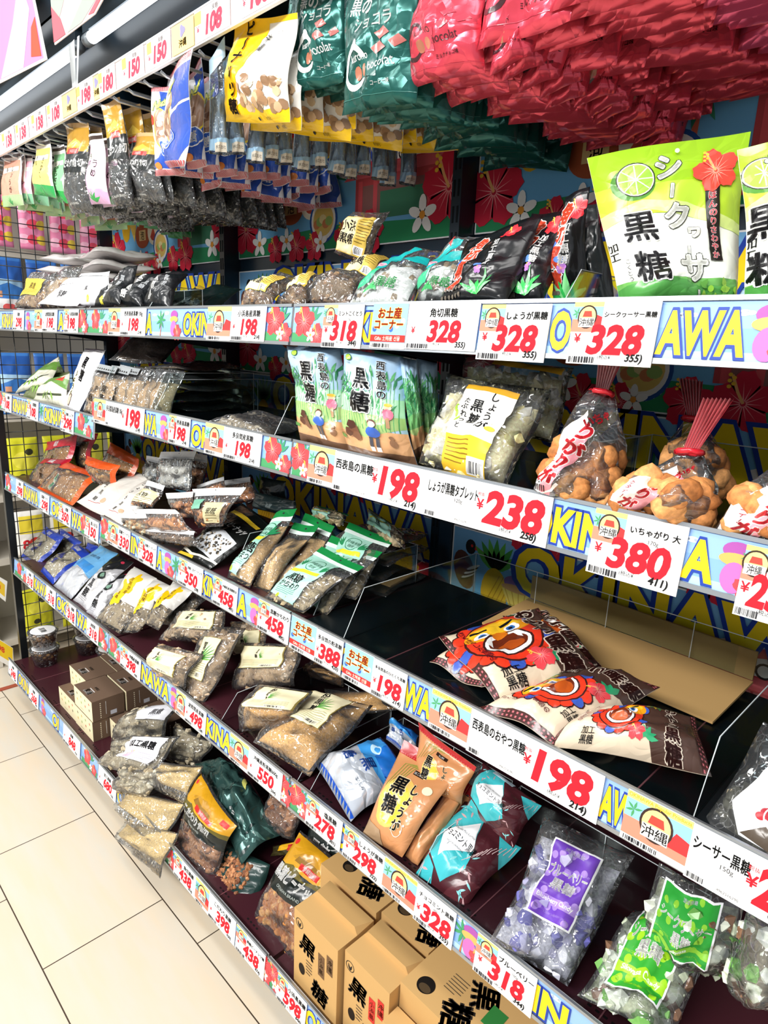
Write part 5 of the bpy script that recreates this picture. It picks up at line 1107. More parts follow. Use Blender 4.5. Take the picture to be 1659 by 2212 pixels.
wl = sticker_label(.42, .3, .92, .9, '#f0eef4', drw(('text', '加工黒糖', .5, .66, .3, B_, {'bold': .04, 'fit': .8}), ('hib', .3, .22, .2, '#e8b8cc', '#f4dce6'), ('lines', .5, .08, .95, .4, 4, '#b0a8b8')))
sack('clear sack of grey lumps lying uppermost at the back, bottom deck', [(276, 1534), (386, 1516), (346, 1600), (232, 1602)], .23, None, sticker_label(.6, .5, .98, .95, '#dfe0e6', drw(('text', K, .6, .5, .4, B_, {'bold': .03}))))
sack('clear sack of grey lumps with white and pink label facing up, bottom deck', [(256, 1598), (392, 1590), (314, 1688), (214, 1652)], .21, None, wl)
sack('clear sack of grey lumps in the shade right of the white and pink label', [(380, 1560), (460, 1604), (430, 1655), (358, 1642)], .20)
sack('clear sack of lumps squeezed behind the tan powder bags at the rail', [(262, 1656), (350, 1668), (320, 1726), (256, 1702)], .19)
TAN = '#c4a26c'
def tanbag(label, q, zz=None, yy=None, tilt=None, N=None):
    b = Bag('powder_sugar_bag', label, 'bag of sugar', q, z=zz, y=yy, tilt=tilt, th=.035, N=N); b.fill(TAN, .04, .26, .96, .97, .9); b.skin('bag_film', CLEAR); return b
tanbag('tan powder bag lying uppermost behind the black and gold pouch, bottom deck', [(345, 1645), (440, 1655), (402, 1738), (300, 1692)], .24)
tanbag('tan powder bag hanging over the bottom rail, its empty film end up front', [(268, 1704), (404, 1736), (338, 1838), (246, 1746)], None, -.075, 40)
tanbag('lowest tan powder bag hanging down in front of the bottom rail', [(268, 1774), (388, 1800), (346, 1898), (248, 1810)], None, -.095, 25)
def gold_pouch(label, q, yy, t1, cols, zz=None, tilt=None, sz=.011):
    b = Bag('gold_black_pouch', label, 'bag of sugar', q, y=yy, z=zz, tilt=tilt, th=.04); b.fill(cols[1], .06, .04, .94, .62, .8); b.chunks(cols, 90, sz, .08, .05, .92, .54, .4, True); b.skin('bag_film', CLEAR); a = b.art()
    a.P([(0, .5), (.2, .46), (.8, .46), (1, .5), (1, .76), (0, .72)], '#121a18'); a.P([(0, .7), (1, .72), (1, .98), (0, .98)], '#cc951c'); a.P([(0, .66), (.3, .74), (.6, .68), (1, .78), (1, .70), (0, .62)], '#5e5418')
    a.P([(.2, .8), (.35, .88), (.5, .92), (.65, .88), (.8, .8)], '#b8861c'); a.P([(.28, .78), (.72, .78), (.68, .84), (.32, .84)], '#8a6414'); a.rect(.4, .74, .78, .80, '#c8201c'); a.text('沖縄特産', .59, .77, .05, W_, .015, 0, 0, .34); a.text(t1, .5, .63, .13, W_, .045, 0, 0, .9); a.text('OKINAWA BRAND', .5, .52, .04, '#aab2ac', 0, 0, 0, .5); a.ell(.1, .92, .03, .03, '#d8302c', 10); a.rect(.84, .86, .95, .93, '#d8302c'); a.P([(0, 0), (1, 0), (1, .06), (.5, .03), (0, .06)], '#22403c'); b.print(a)
ROCK = ['#8a5c3c', '#a47450', '#6e4630']; PEA = ['#b5773f', '#9a5f30', '#c98d54']
gold_pouch('black and gold pouch tilted over the bottom rail, white writing facing up', [(430, 1666), (512, 1782), (458, 1905), (372, 1812)], -.02, 'こだわり角切', ROCK)
gold_pouch('black and gold peanut pouch standing left of the cardboard boxes', [(648, 1794), (742, 1876), (645, 2095), (535, 1995)], -.01, '黒糖ピーナッツ', PEA)
b = Bag('dark_green_pouch', 'crinkled dark green pouch seen from its back, lying behind the black and gold pouch', 'bag of sugar', [(416, 1640), (512, 1640), (606, 1790), (516, 1856)], z=.25, tilt=72, th=.045, wave=2); b.skin('pouch_body', M('#3a5c58', 'foil')); a = b.art()
for i in range(26): a.leaf((i*.618) % 1, (.04+i*.29) % .9, .12, .012, i*41, '#4a706a' if i % 2 else '#16302e')
a.leaf(.75, .4, .2, .02, 75, '#c9c86a'); b.print(a)
b = Bag('dark_green_pouch', 'dark green pouch with large window of crumbly brown sugar, bottom deck', 'bag of sugar', [(486, 1818), (582, 1868), (536, 1990), (462, 1912)], y=.0, tilt=38, th=.04); b.skin('pouch_body', M('#1f3a37', 'film')); b.chunks(ROCK, 130, .008, .2, .3, .8, .86, .5, False, 'sugar_window', 'crumbly brown sugar behind a window', surf=True); a = b.art(); a.text('OKINAWA BRAND', .5, .12, .06, '#9aaaa4', 0, 0, 0, .6); b.print(a)
sack('clear sack of dark rocks right of the crinkled dark green pouch', [(580, 1710), (650, 1760), (640, 1822), (572, 1770)], .24, None, None, None, ROCK, .04, '#6e4a32', 60, .012)
b = Bag('gold_black_pouch', 'small yellow and red corner of a pouch lying between two black and gold pouches', 'bag of sugar', [(590, 1828), (640, 1818), (632, 1846), (584, 1850)], z=.22, th=.012); b.skin('pouch_body', M('#3a341c', 'film')); a = b.art(); a.rect(.4, .5, 1, 1, '#d8a41c'); a.rect(.8, .4, 1, .9, '#c8301c'); b.print(a)
b = Bag('dark_green_pouch', 'dark pouch with white lettering deep under the 278 card, bottom deck', 'bag of sugar', [(668, 1780), (750, 1830), (740, 1880), (660, 1830)], z=.26, th=.02); b.skin('pouch_body', M('#14201f', 'film')); a = b.art(); a.text('黒糖', .5, .5, .6, W_, .03); b.print(a)
KR = '#c59e66'
def kraft(label, x0, x1, y0, y1, z0, z1, face='front', seal='#6e5238', ridge=True, hole_=None):
    t = empty('cardboard_box', ((x0+x1)/2, (y0+y1)/2, z0), label, 'box', 'cardboard sugar boxes'); m = M(KR, 'paper'); mb = MB(); mb.box((x0, y0, z0), (x1, y1, z1), m); mb.build('box_body', t)
    if ridge:
        mb = MB(); ym = y0+(y1-y0)*.52; mb.add([(x0, ym, z1), (x1, ym, z1), (x1, y1, z1), (x0, y1, z1), (x0+.01, ym+.002, z1+.012), (x1-.01, ym+.002, z1+.012), (x1, y1, z1+.004), (x0, y1, z1+.004)], [(0, 1, 5, 4), (4, 5, 6, 7), (1, 2, 6, 5), (0, 4, 7, 3), (2, 3, 7, 6)], m); mb.build('tuck_flap', t)
    fw2, fh = (x1-x0), (z1-z0) if face == 'front' else (y1-y0)
    a = Art(fw2, fh, 'paper'); K2 = '#2c2622'
    def brush(x, y, h): a.text('黒', x, y, h, K2, .05, .12); 
    if face == 'front':
        a.ring(.13, .86, .06, .008, K2); a.leaf(.13, .81, .08, .012, 70, K2); a.leaf(.13, .81, .08, .012, 110, K2)
        a.text('黒', .32, .66, .26, K2, .038, .1, -8); a.text('糖', .62, .22, .26, K2, .038, .1, -8); a.lines(.3, .3, .44, .5, 5, '#5a4a38', .3)
        a.rect(.58, .46, .72, .74, seal); a.text('小浜島', .65, .6, .07, KR, .015, 0, 0, None, True); a.rect(.77, .6, .9, .82, seal); a.text('沖縄', .835, .71, .08, KR, .015, 0, 0, None, True); a.ell(.2, .3, .05, .07, '#241a12')
        mb = MB(); a.flat(mb, V((x0, y0, z0)), XU, UP, V((0, -1, 0))); mb.build('front_print', t)
        a = Art(y1-y0, z1-z0, 'paper'); a.text('こだわり黒糖', .5, .4, .09, K2, .04, 0, 0, None, True); mb = MB(); a.flat(mb, V((x1, y0, z0)), V((0, 1, 0)), UP, XU); mb.build('printed_side', t)
    else:
        hx, hy = hole_; a.ell((hx-x0)/fw2, (hy-y0)/fh, .017/fh, .017/fh, '#120c08', 26); a.ell((hx-x0+.002)/fw2, (hy-y0-.006)/fh, .012/fh, .008/fh, '#4a3a26', 18); a.text('黒', (hx-x0+.085)/fw2, (hy-y0+.06)/fh, .055/fh, K2, .038, .1, -60); a.text('糖', (hx-x0+.075)/fw2, (hy-y0-.005)/fh, .06/fh, K2, .038, .1, -60); a.P([((hx-x0+dx)/fw2, (hy-y0+dy)/fh) for dx, dy in ((.105, .02), (.135, .02), (.135, .06), (.105, .06))], seal if seal != '#6e5238' else KR); a.lines((hx-x0+.022)/fw2, (hy-y0+.02)/fh, (hx-x0+.055)/fw2, (hy-y0+.06)/fh, 6, '#5a4a38', .25)
        mb = MB(); a.flat(mb, V((x0, y0, z1)), XU, V((0, 1, 0)), UP); mb.build('printed_top', t)
kraft('front left cardboard box with large black brush characters and brown seals', .071, .206, -.036, .058, Z5, .36)
kraft('front middle cardboard box with red seals, beside the front left one', .213, .332, -.024, .07, Z5, .36, 'front', '#c8342c')
kraft('front right cardboard box at the lower picture edge with round leaf logo', .337, .47, -.045, -.006, Z5, .322, 'front', '#6e5238', False)
kraft('cardboard box lying flat with a round hole in its top and a green seal', .335, .58, .0, .2, Z5, .372, 'top', '#2f7a38', False, (.371, .028))
kraft('rear left cardboard box with round hole, under the 298 card', .02, .195, .075, .19, Z5, .362, 'top', '#6e5238', False, (.069, .118))
kraft('rear middle cardboard box with a round hole, behind the front middle box', .2, .327, .085, .2, Z5, .362, 'top', '#6e5238', False, (.213+.015, .127))
t = empty('gift_box', (.48, .02, Z5), 'small black and white box with a red figure at the lower right corner', 'box'); mb = MB(); mb.box((.60, .0, Z5), (.70, .12, .33), M('#2a2422', 'paper')); mb.build('box_body', t); a = Art(.1, .12, 'paper'); a.rect(0, 0, 1, 1, '#d9cfc0'); a.ring(.5, .5, .3, .03, '#3a302a'); a.rect(.1, .8, .9, .9, '#c8442c'); mb = MB(); a.flat(mb, V((.60, .0, .33)), XU, V((0, 1, 0)), UP); mb.build('printed_top', t)
# ================================================================== hanging display and canopy
HOOK = M('#c3c8cc', 'metal')
def hook(x, dz=0, tagp=None):
    t = empty('peg_hook', (x, .46, 1.985), 'double wire hook from the back panel to the upper price strip', 'display hook', 'wire hooks of the hanging display')
    for nm, z in (('hook_wire', 1.975), ('card_wire', 2.003)):
        mb = MB(); mb.tube([(x, .47, z), (x, .02, z), (x, .008, z+.006)], .0032, HOOK, 6); mb.build(nm, t)
xs_ = [-1.72+.075*i for i in range(20)]
for x in xs_: hook(x)
t = empty('price_strip', (-.4, 0, 1.985), 'long whitish plastic price strip across the front of the hanging display', 'price rail')
mb = MB(); mb.box((-1.8, -.001, 1.984), (.35, .001, 2.036), M('#efe4e2', 'print')); mb.build('strip_body', t)
mb = MB(); mb.box((-1.8, -.004, 2.036), (.35, .003, 2.039), M('#d8dade', 'enamel')); mb.box((-1.8, -.004, 1.981), (.35, .003, 1.984), M('#d8dade', 'enamel')); mb.build('edge', t)
def strip_x(px, z=2.01):
    lo, hi = -4, .6
    for _ in range(40):
        m = (lo+hi)/2
        if px_of(V((m, 0, z)))[0] < px: lo = m
        else: hi = m
    return lo
for p0, p1, pr, wh in ((-12, 0, '138', 'at the left picture edge on the upper strip'), (8, 34, '138', 'second from the left picture edge on the upper strip'), (38, 64, '138', 'above the yellow and green narrow bags on the upper strip'), (72, 102, '138', 'beside a yellow patch above the gold bags'), (106, 138, '108', 'first one printed 108 on the upper strip'), (170, 205, '198', 'pale one before the 180 card on the upper strip'), (218, 252, '180', 'above the pink and white bag on the upper strip'), (268, 314, '150', 'left one of two reading 150 on the upper strip'), (322, 372, '150', 'right one of two reading 150 on the upper strip'), (425, 500, '108', 'big one left of the yellow peanut sugar bag'), (525, 600, '108', 'at the top edge of the picture above the yellow bag')):
    x0, x1 = strip_x(p0), strip_x(p1); W = x1-x0; a = Art(W, .05, 'paper'); a.rect(0, 0, 1, 1, '#f8eeee'); a.text(pr, .56, .42, .78, '#d84458', .06, .15, 0, .8); a.text('¥', .1, .4, .3, '#d84458', .02); a.text('黒糖', .6, .84, .2, '#5a5460', .01); a.bars(.08, .04, .4, .13, '#b0a8ac'); a.P([(0, .55), (.2, .55), (.2, .95), (0, .95)], '#e8c66a')
    mb = MB(); mb.box((x0, -.0036, 1.985), (x1, -.0026, 2.035), M('#f8eeee', 'paper')); a.flat(mb, V((x0, -.0036, 1.985)), XU, UP, V((0, -1, 0))); tag(mb.build('price_card'), f'pinkish {pr} yen card {wh}', 'price tag', 'cards on the upper strip')
for p0, p1, wh in ((136, 168, 'left of the pale 198 card'), (375, 422, 'between the 150 and the big 108 card'), (206, 217, 'narrow one left of the 180 card')):
    x0, x1 = strip_x(p0), strip_x(p1); mb = MB(); mb.box((x0, -.0036, 1.986), (x1, -.0026, 2.034), M('#ecd58c', 'paper')); a = Art(x1-x0, .048, 'paper'); a.text('沖縄', .5, .3, .3, '#b8862c', .02); a.blob(.5, .7, lambda t: .009+.002*math.cos(3*t), '#8a86c4'); a.flat(mb, V((x0, -.0036, 1.986)), XU, UP, V((0, -1, 0))); tag(mb.build('picture_card'), f'yellow card on the upper strip, {wh}', 'shelf card')
# canopy with light tubes
t = empty('light_canopy', (-.4, .2, 2.2), 'dark sheet metal canopy above the hanging display', 'canopy'); SHEET = M('#1b2833', 'enamel')
mb = MB(); mb.box((-2.4, -.02, 2.2), (1.0, .47, 2.215), SHEET); mb.build('canopy_roof', t)
mb = MB(); mb.slab([(-2.4, -.02, 2.200), (1.0, -.02, 2.200), (1.0, -.045, 2.27), (-2.4, -.045, 2.27)], V((0, -1, 0)), .006, SHEET); mb.build('fascia', t)
mb = MB(); mb.slab([(-2.4, .12, 2.08), (1.0, .12, 2.08), (1.0, .07, 2.198), (-2.4, .07, 2.198)], V((0, -1, .2)).normalized(), .004, SHEET); mb.build('reflector', t)
for x in (-1.8, -.9, 0, .9):
    mb = MB(); mb.add([(x-.002, .42, 2.05), (x-.002, .0, 2.04), (x-.002, .42, 2.2), (x+.002, .42, 2.05), (x+.002, .0, 2.04), (x+.002, .42, 2.2)], [(0, 1, 2), (5, 4, 3), (0, 3, 4, 1), (1, 4, 5, 2), (2, 5, 3, 0)], DARK); mb.build('bracket', t)
for i, (x0, x1, lab_) in enumerate(((-2.35, -.93, 'left lit light tube under the canopy, running out of the picture'), (-.885, .0, 'right lit light tube under the canopy, brighter and nearer'), (.02, .9, 'lit light tube above the red pouches'))):
    l = empty('light_tube', (x0, .045, 2.155), lab_, 'light tube')
    mb = MB(); mb.tube([(x0+.03, .045, 2.155), (x1-.03, .045, 2.155)], .0135, M('#f6fbff', 'glow'), 12); mb.build('lit_tube', l)
    mb = MB(); mb.box((x0, .035, 2.168), (x1, .075, 2.2), M('#33404a', 'enamel')); mb.build('holder', l)
    for xx in (x0, x1-.03): mb = MB(); mb.tube([(xx, .045, 2.155), (xx+.03, .045, 2.155)], .0145, M('#8a949c', 'enamel'), 12); mb.build('end_cap', l)
mb = MB(); x = -.93; mb.slab([(x, .02, 2.04), (x+.022, .02, 2.04), (x+.03, .02, 2.155), (x-.008, .02, 2.15)], V((0, -1, 0)), .001, M('#e8f0f4', 'print')); mb.slab([(x+.02, .02, 2.04), (x+.028, .02, 2.04), (x+.062, .02, 2.155), (x+.05, .02, 2.155)], V((0, -1, 0)), .001, M('#e8f0f4', 'print')); tag(mb.build('plastic_tie'), 'white plastic strap hanging between the two light tubes', 'strap')
mb = MB(); mb.box((-1.38, -.03, 2.205), (-1.345, -.026, 2.23), M('#f0f2f4', 'paper')); a = Art(.035, .025, 'paper'); a.text('W22', .5, .5, .4, B_, .02); a.flat(mb, V((-1.38, -.0305, 2.205)), XU, UP, V((0, -1, 0))); tag(mb.build('bay_sticker'), 'tiny white bay number sticker on the dark canopy edge', 'sticker')
def pposter(label, q, c1, c2, c3, border):
    b3 = [on(p, 1, -.06) for p in q]; mb = MB(); mb.slab(b3, V((0, -1, 0)), .002, M(border, 'paper')); TL, TR, BR, BL = b3
    def S(u, v): return (BL*(1-u)+BR*u)*(1-v)+(TL*(1-u)+TR*u)*v
    def pl(pts, c, k): mb.add([S(*p)+V((0, -.0004*k, 0)) for p in pts], [tuple(range(len(pts)))], M(c, 'paper'))
    pl([(.0, .03), (.97, .03), (.97, 1), (0, 1)], c1, 1)
    pl([(0, .1), (.2, .4), (.35, .9), (.1, 1), (0, 1)], c2, 2); pl([(.35, .03), (.7, .03), (.9, .6), (.8, .95), (.6, .5)], c2, 2); pl([(.0, .03), (.3, .03), (.18, .3), (0, .5)], c3, 3); pl([(.82, .1), (.95, .06), (.96, .5), (.88, .4)], c3, 3)
    tag(mb.build('printed_poster'), label, 'poster')
pposter('pink and orange sale poster hanging at the upper left corner of the picture', [(-40, -60), (62, -60), (101, 128), (-40, 200)], '#e884b4', '#f2b0cc', '#e8503c', '#f4f0ee')
pposter('grey and pink flower poster standing on the canopy beside cardboard cartons', [(104, -70), (260, -70), (205, 30), (118, 97)], '#e9aeb4', '#9aa69c', '#d9606a', '#efe6e2')
t = empty('storage_carton', (-.95, .02, 2.27), 'beige cardboard carton stored on the canopy between the two upper posters', 'box'); mb = MB(); mb.box((-1.35, .03, 2.216), (-.4, .4, 2.62), M('#9c8a78', 'paper')); mb.build('carton_body', t); a = Art(.95, .4, 'paper')
for i in range(7): a.rect(.03+.14*i, .1, .033+.14*i, .9, '#7a6a5c'); a.text('黒糖', .1+.14*i, .6, .12, '#4a4038', .02)
mb = MB(); a.flat(mb, V((-1.35, .03, 2.216)), XU, UP, V((0, -1, 0))); mb.build('front_print', t)
# ---- hanging bags: front ones on their own, the ones behind as copies on the hooks
def hang(label, q, draw, shape='pouch', th=.022, y=.03, tilt=0, yaw=0, name='hanging_bag', th_seed=None, cat='bag of sweets', group=None):
    b = Bag(name, label, cat, q, y=y, tilt=tilt, yaw=yaw, th=th, shape=shape, wave=1.4, group=group); draw(b)
    return b
def behind(b, label, group, n, y0=.065, dy=.034, dz=.0, sx=0, jit=1, step=0):
    b.root['group'] = b.root.get('group', '') or group
    r = random.Random(label); out = []
    zt = 1.975
    for i in range(n):
        c = copy_tree(b.root); c['label'] = label; c['group'] = group
        c.location = b.root.location+V((sx*i+r.uniform(-.012, .012)*jit, y0-.03+dy*i, dz*i+r.uniform(-.008, .008)*jit))
        c.rotation_euler = (r.uniform(-.10, .04), r.uniform(-.09, .09)*jit, r.uniform(-.28, .28)*jit); out.append(c)
    return out
def narrow(c, c2, t1):
    def f(b):
        b.skin('pouch_body', M('#f4f0ec', 'film')); a = b.art(); a.P([(.05, .2), (.95, .2), (.95, .86), (.05, .86)], c); a.rect(0, .92, 1, .97, '#3a2c28'); a.rect(0, 0, 1, .2, c2); a.P([(.1, .62), (.9, .66), (.9, .74), (.1, .72)], '#f6efe2')
        for i in range(5): a.leaf(.5, .02, .16, .018, 30+i*28, '#2fa04c')
        a.text(t1, .62, .5, .13, '#3a2c24', .02, 0, 0, None, True); a.text('もち', .28, .64, .1, '#3a2c24', .02, 0, 0, None, True); b.print(a)
    return f
b = hang('narrow orange and white hanging bag at the left picture edge', [(6, 332), (45, 328), (52, 443), (6, 447)], narrow('#eda58c', '#a9cf94', 'しょうが'), th=.015)
behind(b, 'narrow white hanging bag with orange front behind the leftmost one', 'narrow orange bags on the hooks', 9, dz=-.003)
b = hang('narrow pink and white hanging bag right behind the orange one', [(46, 334), (66, 332), (70, 440), (50, 442)], narrow('#f0b4c4', '#7fb894', 'うめ'), th=.015, y=.05)
behind(b, 'pink and white narrow hanging bag in the second row', 'narrow pink bags on the hooks', 7)
b = hang('narrow yellow hanging bag with green leaf end', [(76, 305), (108, 300), (122, 428), (74, 420)], narrow('#ecd878', '#2f9a50', 'きなこ'), th=.016)
behind(b, 'green ended narrow hanging bag behind the yellow one', 'narrow yellow and green bags on the hooks', 11, dz=-.0045)
b = hang('narrow green and white hanging bag turned sideways beside the yellow one', [(112, 318), (140, 312), (148, 440), (124, 436)], narrow('#7fc08a', '#2f9a48', 'よもぎ'), th=.016, y=.05)
behind(b, 'green leaf patterned hanging bag deep in the left rows', 'narrow green bags on the hooks', 11, dz=-.0045)
def goldb(full=True):
    def f(b):
        b.fill('#3a3d3c', .06, .04, .94, .42, .8); b.chunks(['#4a4844', '#38393a', '#5c554c'], 46, .009, .1, .05, .9, .4); b.skin('bag_film', CLEAR); a = b.art(); a.rect(.02, .44, .98, .68, '#1d2120'); a.rect(.02, .68, .98, .95, '#b98d2c'); a.P([(.1, .74), (.5, .84), (.9, .74)], '#e0bc4c'); a.rect(.3, .66, .75, .72, '#c8302a'); a.text('沖縄特産', .52, .69, .045, W_, .01, 0, 0, .4); a.text('こだわり角切', .5, .55, .1, W_, .035, 0, 0, .92); a.rect(0, .95, 1, 1, '#c9a878'); a.text('OKINAWA BRAND', .5, .1, .035, '#c9cac4', 0, 0, 0, .7); b.print(a)
    return f
b = hang('gold topped dark hanging bag, first of three gold ones from the left', [(138, 268), (187, 264), (195, 456), (150, 466)], goldb(), y=.03)
behind(b, 'gold and black hanging bag behind the first gold one', 'gold and black bags on the hooks', 8)
b = hang('pink and lilac hanging bag between two gold and black ones', [(192, 292), (218, 286), (236, 440), (197, 442)], narrow('#e8b8d4', '#c9a0c0', 'うめ'), th=.018)
behind(b, 'lilac hanging bag whose lower corner peeks out between gold ones', 'pink and lilac bags on the hooks', 6)
b = hang('gold and black hanging bag turned sideways, highest of the gold ones', [(221, 228), (264, 212), (296, 446), (244, 452)], goldb(), y=.03, yaw=25)
behind(b, 'dark clear bottomed hanging bag behind the sideways gold one', 'gold bags of the third row', 9)
b = hang('wide gold and black hanging bag left of the blue nut bags', [(279, 288), (339, 285), (354, 440), (285, 434)], goldb(), y=.06)
behind(b, 'clear dark bottomed hanging bag under the blue nut bags', 'dark clear bottomed bags on the hooks', 10, dz=-.001)
def nuts(b):
    b.skin('pouch_body', M('#eef0f6', 'film')); a = b.art(); a.P([(.0, .15), (.35, .2), (.7, .5), (1, .6), (1, .2), (.9, .06), (0, .08)], '#2a52b4'); a.P([(.35, .95), (1, .92), (1, .62), (.7, .55)], '#2a52b4')
    a.ell(.55, .5, .17, .24, '#ead23c'); a.ell(.55, .5, .15, .22, '#a8846c')
    for i in range(14): a.ell(.42+.06*(i % 5), .36+.1*(i//5), .04, .035, ('#c9a88c', '#8a6450', '#d9c0aa')[i % 3], 9)
    a.text('Nuts', .5, .8, .15, '#f2ef7a', .04, .25, 12, .7, False, '#3a7a4c', .04); a.ell(.66, .28, .11, .1, W_); a.ell(.66, .28, .1, .09, '#3463c4'); a.text('糖', .66, .28, .12, W_, .03); a.ell(.2, .62, .06, .06, '#d9302c'); a.ell(.3, .1, .07, .04, '#d9823c', 12)
    for i in range(26): a.rect(.02+.038*i, .0, .04+.038*i, .06, '#c8474c'); a.rect(.02+.038*i, .95, .04+.038*i, 1, '#c8474c'); a.same = True
    a.same = False; b.print(a)
b = hang('white and blue nut hanging bag with red striped seams, leftmost of its row', [(330, 190), (368, 184), (402, 376), (342, 382)], nuts, y=.03)
behind(b, 'nut hanging bag with red striped seam in the rows behind', 'white and blue nut bags on the hooks', 12, dz=.0)
b = hang('blue nut hanging bag turned to show its side, tallest of the nut bags', [(362, 165), (418, 106), (404, 360), (346, 368)], nuts, y=.025, yaw=-20)
b2 = hang('second blue nut hanging bag directly right of the tallest one', [(404, 168), (438, 126), (448, 360), (404, 366)], nuts, y=.05, yaw=20)
behind(b2, 'blue nut hanging bag further back on its hook', 'blue nut bags on the hooks', 9, sx=.004)
def pale(b):
    b.fill('#d4dfe8', .1, .1, .9, .6, .7); b.skin('bag_film', M('#cfe2f2', 'clear')); a = b.art(); a.rect(0, .03, 1, .14, '#9cc4e4'); a.rect(0, .84, 1, 1, '#b4d4ec'); a.rect(0, .1, .05, .9, '#b4d4ec'); a.rect(.3, .02, .9, .1, '#e4ded0'); a.text('株式会社', .6, .06, .035, B_, 0, 0, 0, .5); b.print(a)
b = hang('pale blue clear hanging bag seen edge on between blue and yellow bags', [(452, 132), (486, 82), (496, 338), (452, 332)], pale, y=.02, yaw=55)
behind(b, 'pale blue bottomed clear hanging bag under the yellow row', 'pale blue clear bags on the hooks', 12, sx=.008, dz=.001)
def peanut(b):
    b.skin('pouch_body', M('#ece9e2', 'film')); a = b.art(); Y = '#f3c512'
    a.P([(0, 0), (.16, 0), (.34, .3), (.5, .62), (.52, 1), (0, 1)], Y); a.rect(0, 0, 1, .07, Y); a.rect(0, .95, 1, 1, Y); a.P([(.2, .07), (1, .07), (1, .14), (.7, .1), (.4, .2)], Y)
    r = random.Random(4)
    for i in range(34):
        x, y = .36+.6*r.random(), .1+.3*r.random()*(1 if x_ok else 1); a.ell(x, y, .06, .05, ('#c2a07c', '#a98462', '#d6bb98', '#8f6f52')[i % 4], 9)
    a.text('沖縄', .58, .74, .1, B_, .02, 0, 0, None, True); a.text('ピーナッツ糖', .25, .52, .15, '#2a1c10', .04, 0, 0, None, True, Y, .04)
    for i in range(4): a.text('たっぷり浴びた', .72+.07*i, .74, .035, '#4a443c', 0, 0, 0, None, True)
    a.ell(.55, .03, .02, .015, B_, 8); a.text('株式会社', .72, .03, .03, B_, 0, 0, 0, .3); b.print(a)
x_ok = True
b = hang('large yellow and white peanut sugar hanging bag with vertical brush lettering', [(506, 40), (644, 28), (626, 264), (486, 262)], peanut, y=.02, th=.03)
behind(b, 'yellow ended peanut sugar hanging bag in the row behind the large front one', 'yellow peanut sugar bags on the hooks', 11, dz=.002, sx=.008)
def kurono(body, ink, txt, full=True):
    def f(b):
        b.skin('pouch_body', M(body, 'foil')); a = b.art()
        if full:
            a.text('黒の', .34, .70, .14, ink, .02, 0, 0, .5); a.text('ショコラ', .52, .59, .115, ink, .015, 0, 6, .7)
            a.ring(.27, .29, .16, .045, ink); a.P([(.36, .35), (.62, .38), (.62, .2), (.36, .22)], body); a.ell(.31, .44, .04, .035, ink, 12)
        else: a.ring(.2, .3, .15, .03, ink); a.P([(.28, .36), (.5, .38), (.5, .2), (.28, .22)], body)
        a.text('kurono', .34, .36, .075, ink, .0, 0, 6, .4); a.text('hocolat', .64, .3, .1, ink, .0, 0, 6, .52)
        a.ell(.32, .25, .04, .05, '#a86a52', 12); a.ell(.41, .27, .03, .045, '#b87860', 12)
        for i, (x, y) in enumerate(((.66, .5), (.84, .44), (.62, .4))): a.P([(x-.09, y), (x+.03, y+.045), (x+.1, y), (x-.02, y-.045)], '#a85f5a' if body == '#1f5c55' else '#c23a4c')
        a.text(txt, .66, .16, .04, ink, .015, 0, 3, .36); a.rect(0, .08, 1, .084, '#3f7a72' if body == '#1f5c55' else '#b83048'); b.print(a)
    return f
GRN = '#1f5c55'
b = hang('dark green coffee chocolate hanging pouch in front at the centre top', [(752, -70), (912, -84), (897, 222), (734, 248)], kurono(GRN, '#f2f4f2', 'コーヒー味'), y=.02, th=.022)
b2 = hang('dark green chocolate hanging pouch left of the frontmost one, half covered', [(650, -70), (754, -74), (742, 178), (644, 202)], kurono(GRN, '#f2f4f2', 'コーヒー味'), y=.045, th=.022)
b3 = hang('dark green pouch peeking out beside the yellow peanut bag', [(625, 0), (662, -20), (662, 220), (611, 210)], kurono(GRN, '#f2f4f2', 'コーヒー味', False), y=.06, th=.02)
behind(b, 'dark green chocolate pouch hanging in the rows behind the front ones', 'dark green chocolate pouches on the hooks', 12, dz=.001, sx=-.002)
behind(b2, 'dark green chocolate pouch on the left hook of its kind', 'dark green pouches of the left hook', 11, dz=.002, sx=.006)
RED2, PNK = '#d8475a', '#e0567e'
b = hang('red milk chocolate hanging pouch in front, right of the dark green one', [(905, -90), (1052, -98), (1040, 152), (880, 190)], kurono(RED2, '#3f2026', 'ミルクチョコ味', False), y=.02, th=.024)
b2 = hang('second red chocolate hanging pouch, its corner folded, right of the first', [(1075, -90), (1196, -100), (1152, 122), (1056, 164)], kurono(RED2, '#3f2026', 'ミルクチョコ味', False), y=.03, th=.024, yaw=18)
behind(b, 'red chocolate pouch hanging behind the front red ones', 'red chocolate pouches on the hooks', 12, dz=.000, sx=.004)
behind(b2, 'red chocolate pouch further back on the second red hook', 'red pouches of the second hook', 12, dz=-.001, sx=.002)
first = None
for k, (x, n, c) in enumerate(((.42, 12, RED2), (.52, 12, RED2), (.63, 12, PNK), (.74, 12, PNK), (.85, 11, PNK))):
    z0 = 1.825+.012*k
    q = [V((x-.062, .02, z0+.19)), V((x+.062, .02, z0+.19)), V((x+.062, .02, z0)), V((x-.062, .02, z0))]
    pos = ('third', 'fourth', 'fifth', 'sixth', 'seventh')[k]
    b = Bag('hanging_bag', f'{"red" if c == RED2 else "pink"} hanging pouch, front one of the {pos} red hook from the left', 'bag of sweets', q, th=.024, shape='pouch', wave=1.6); kurono(c, '#3f2026', 'ミルクチョコ味', False)(b)
    behind(b, f'{"red" if c == RED2 else "pink"} chocolate pouch hanging behind on the {pos} hook', f'pouches of the {pos} red hook', n, dz=.0005)
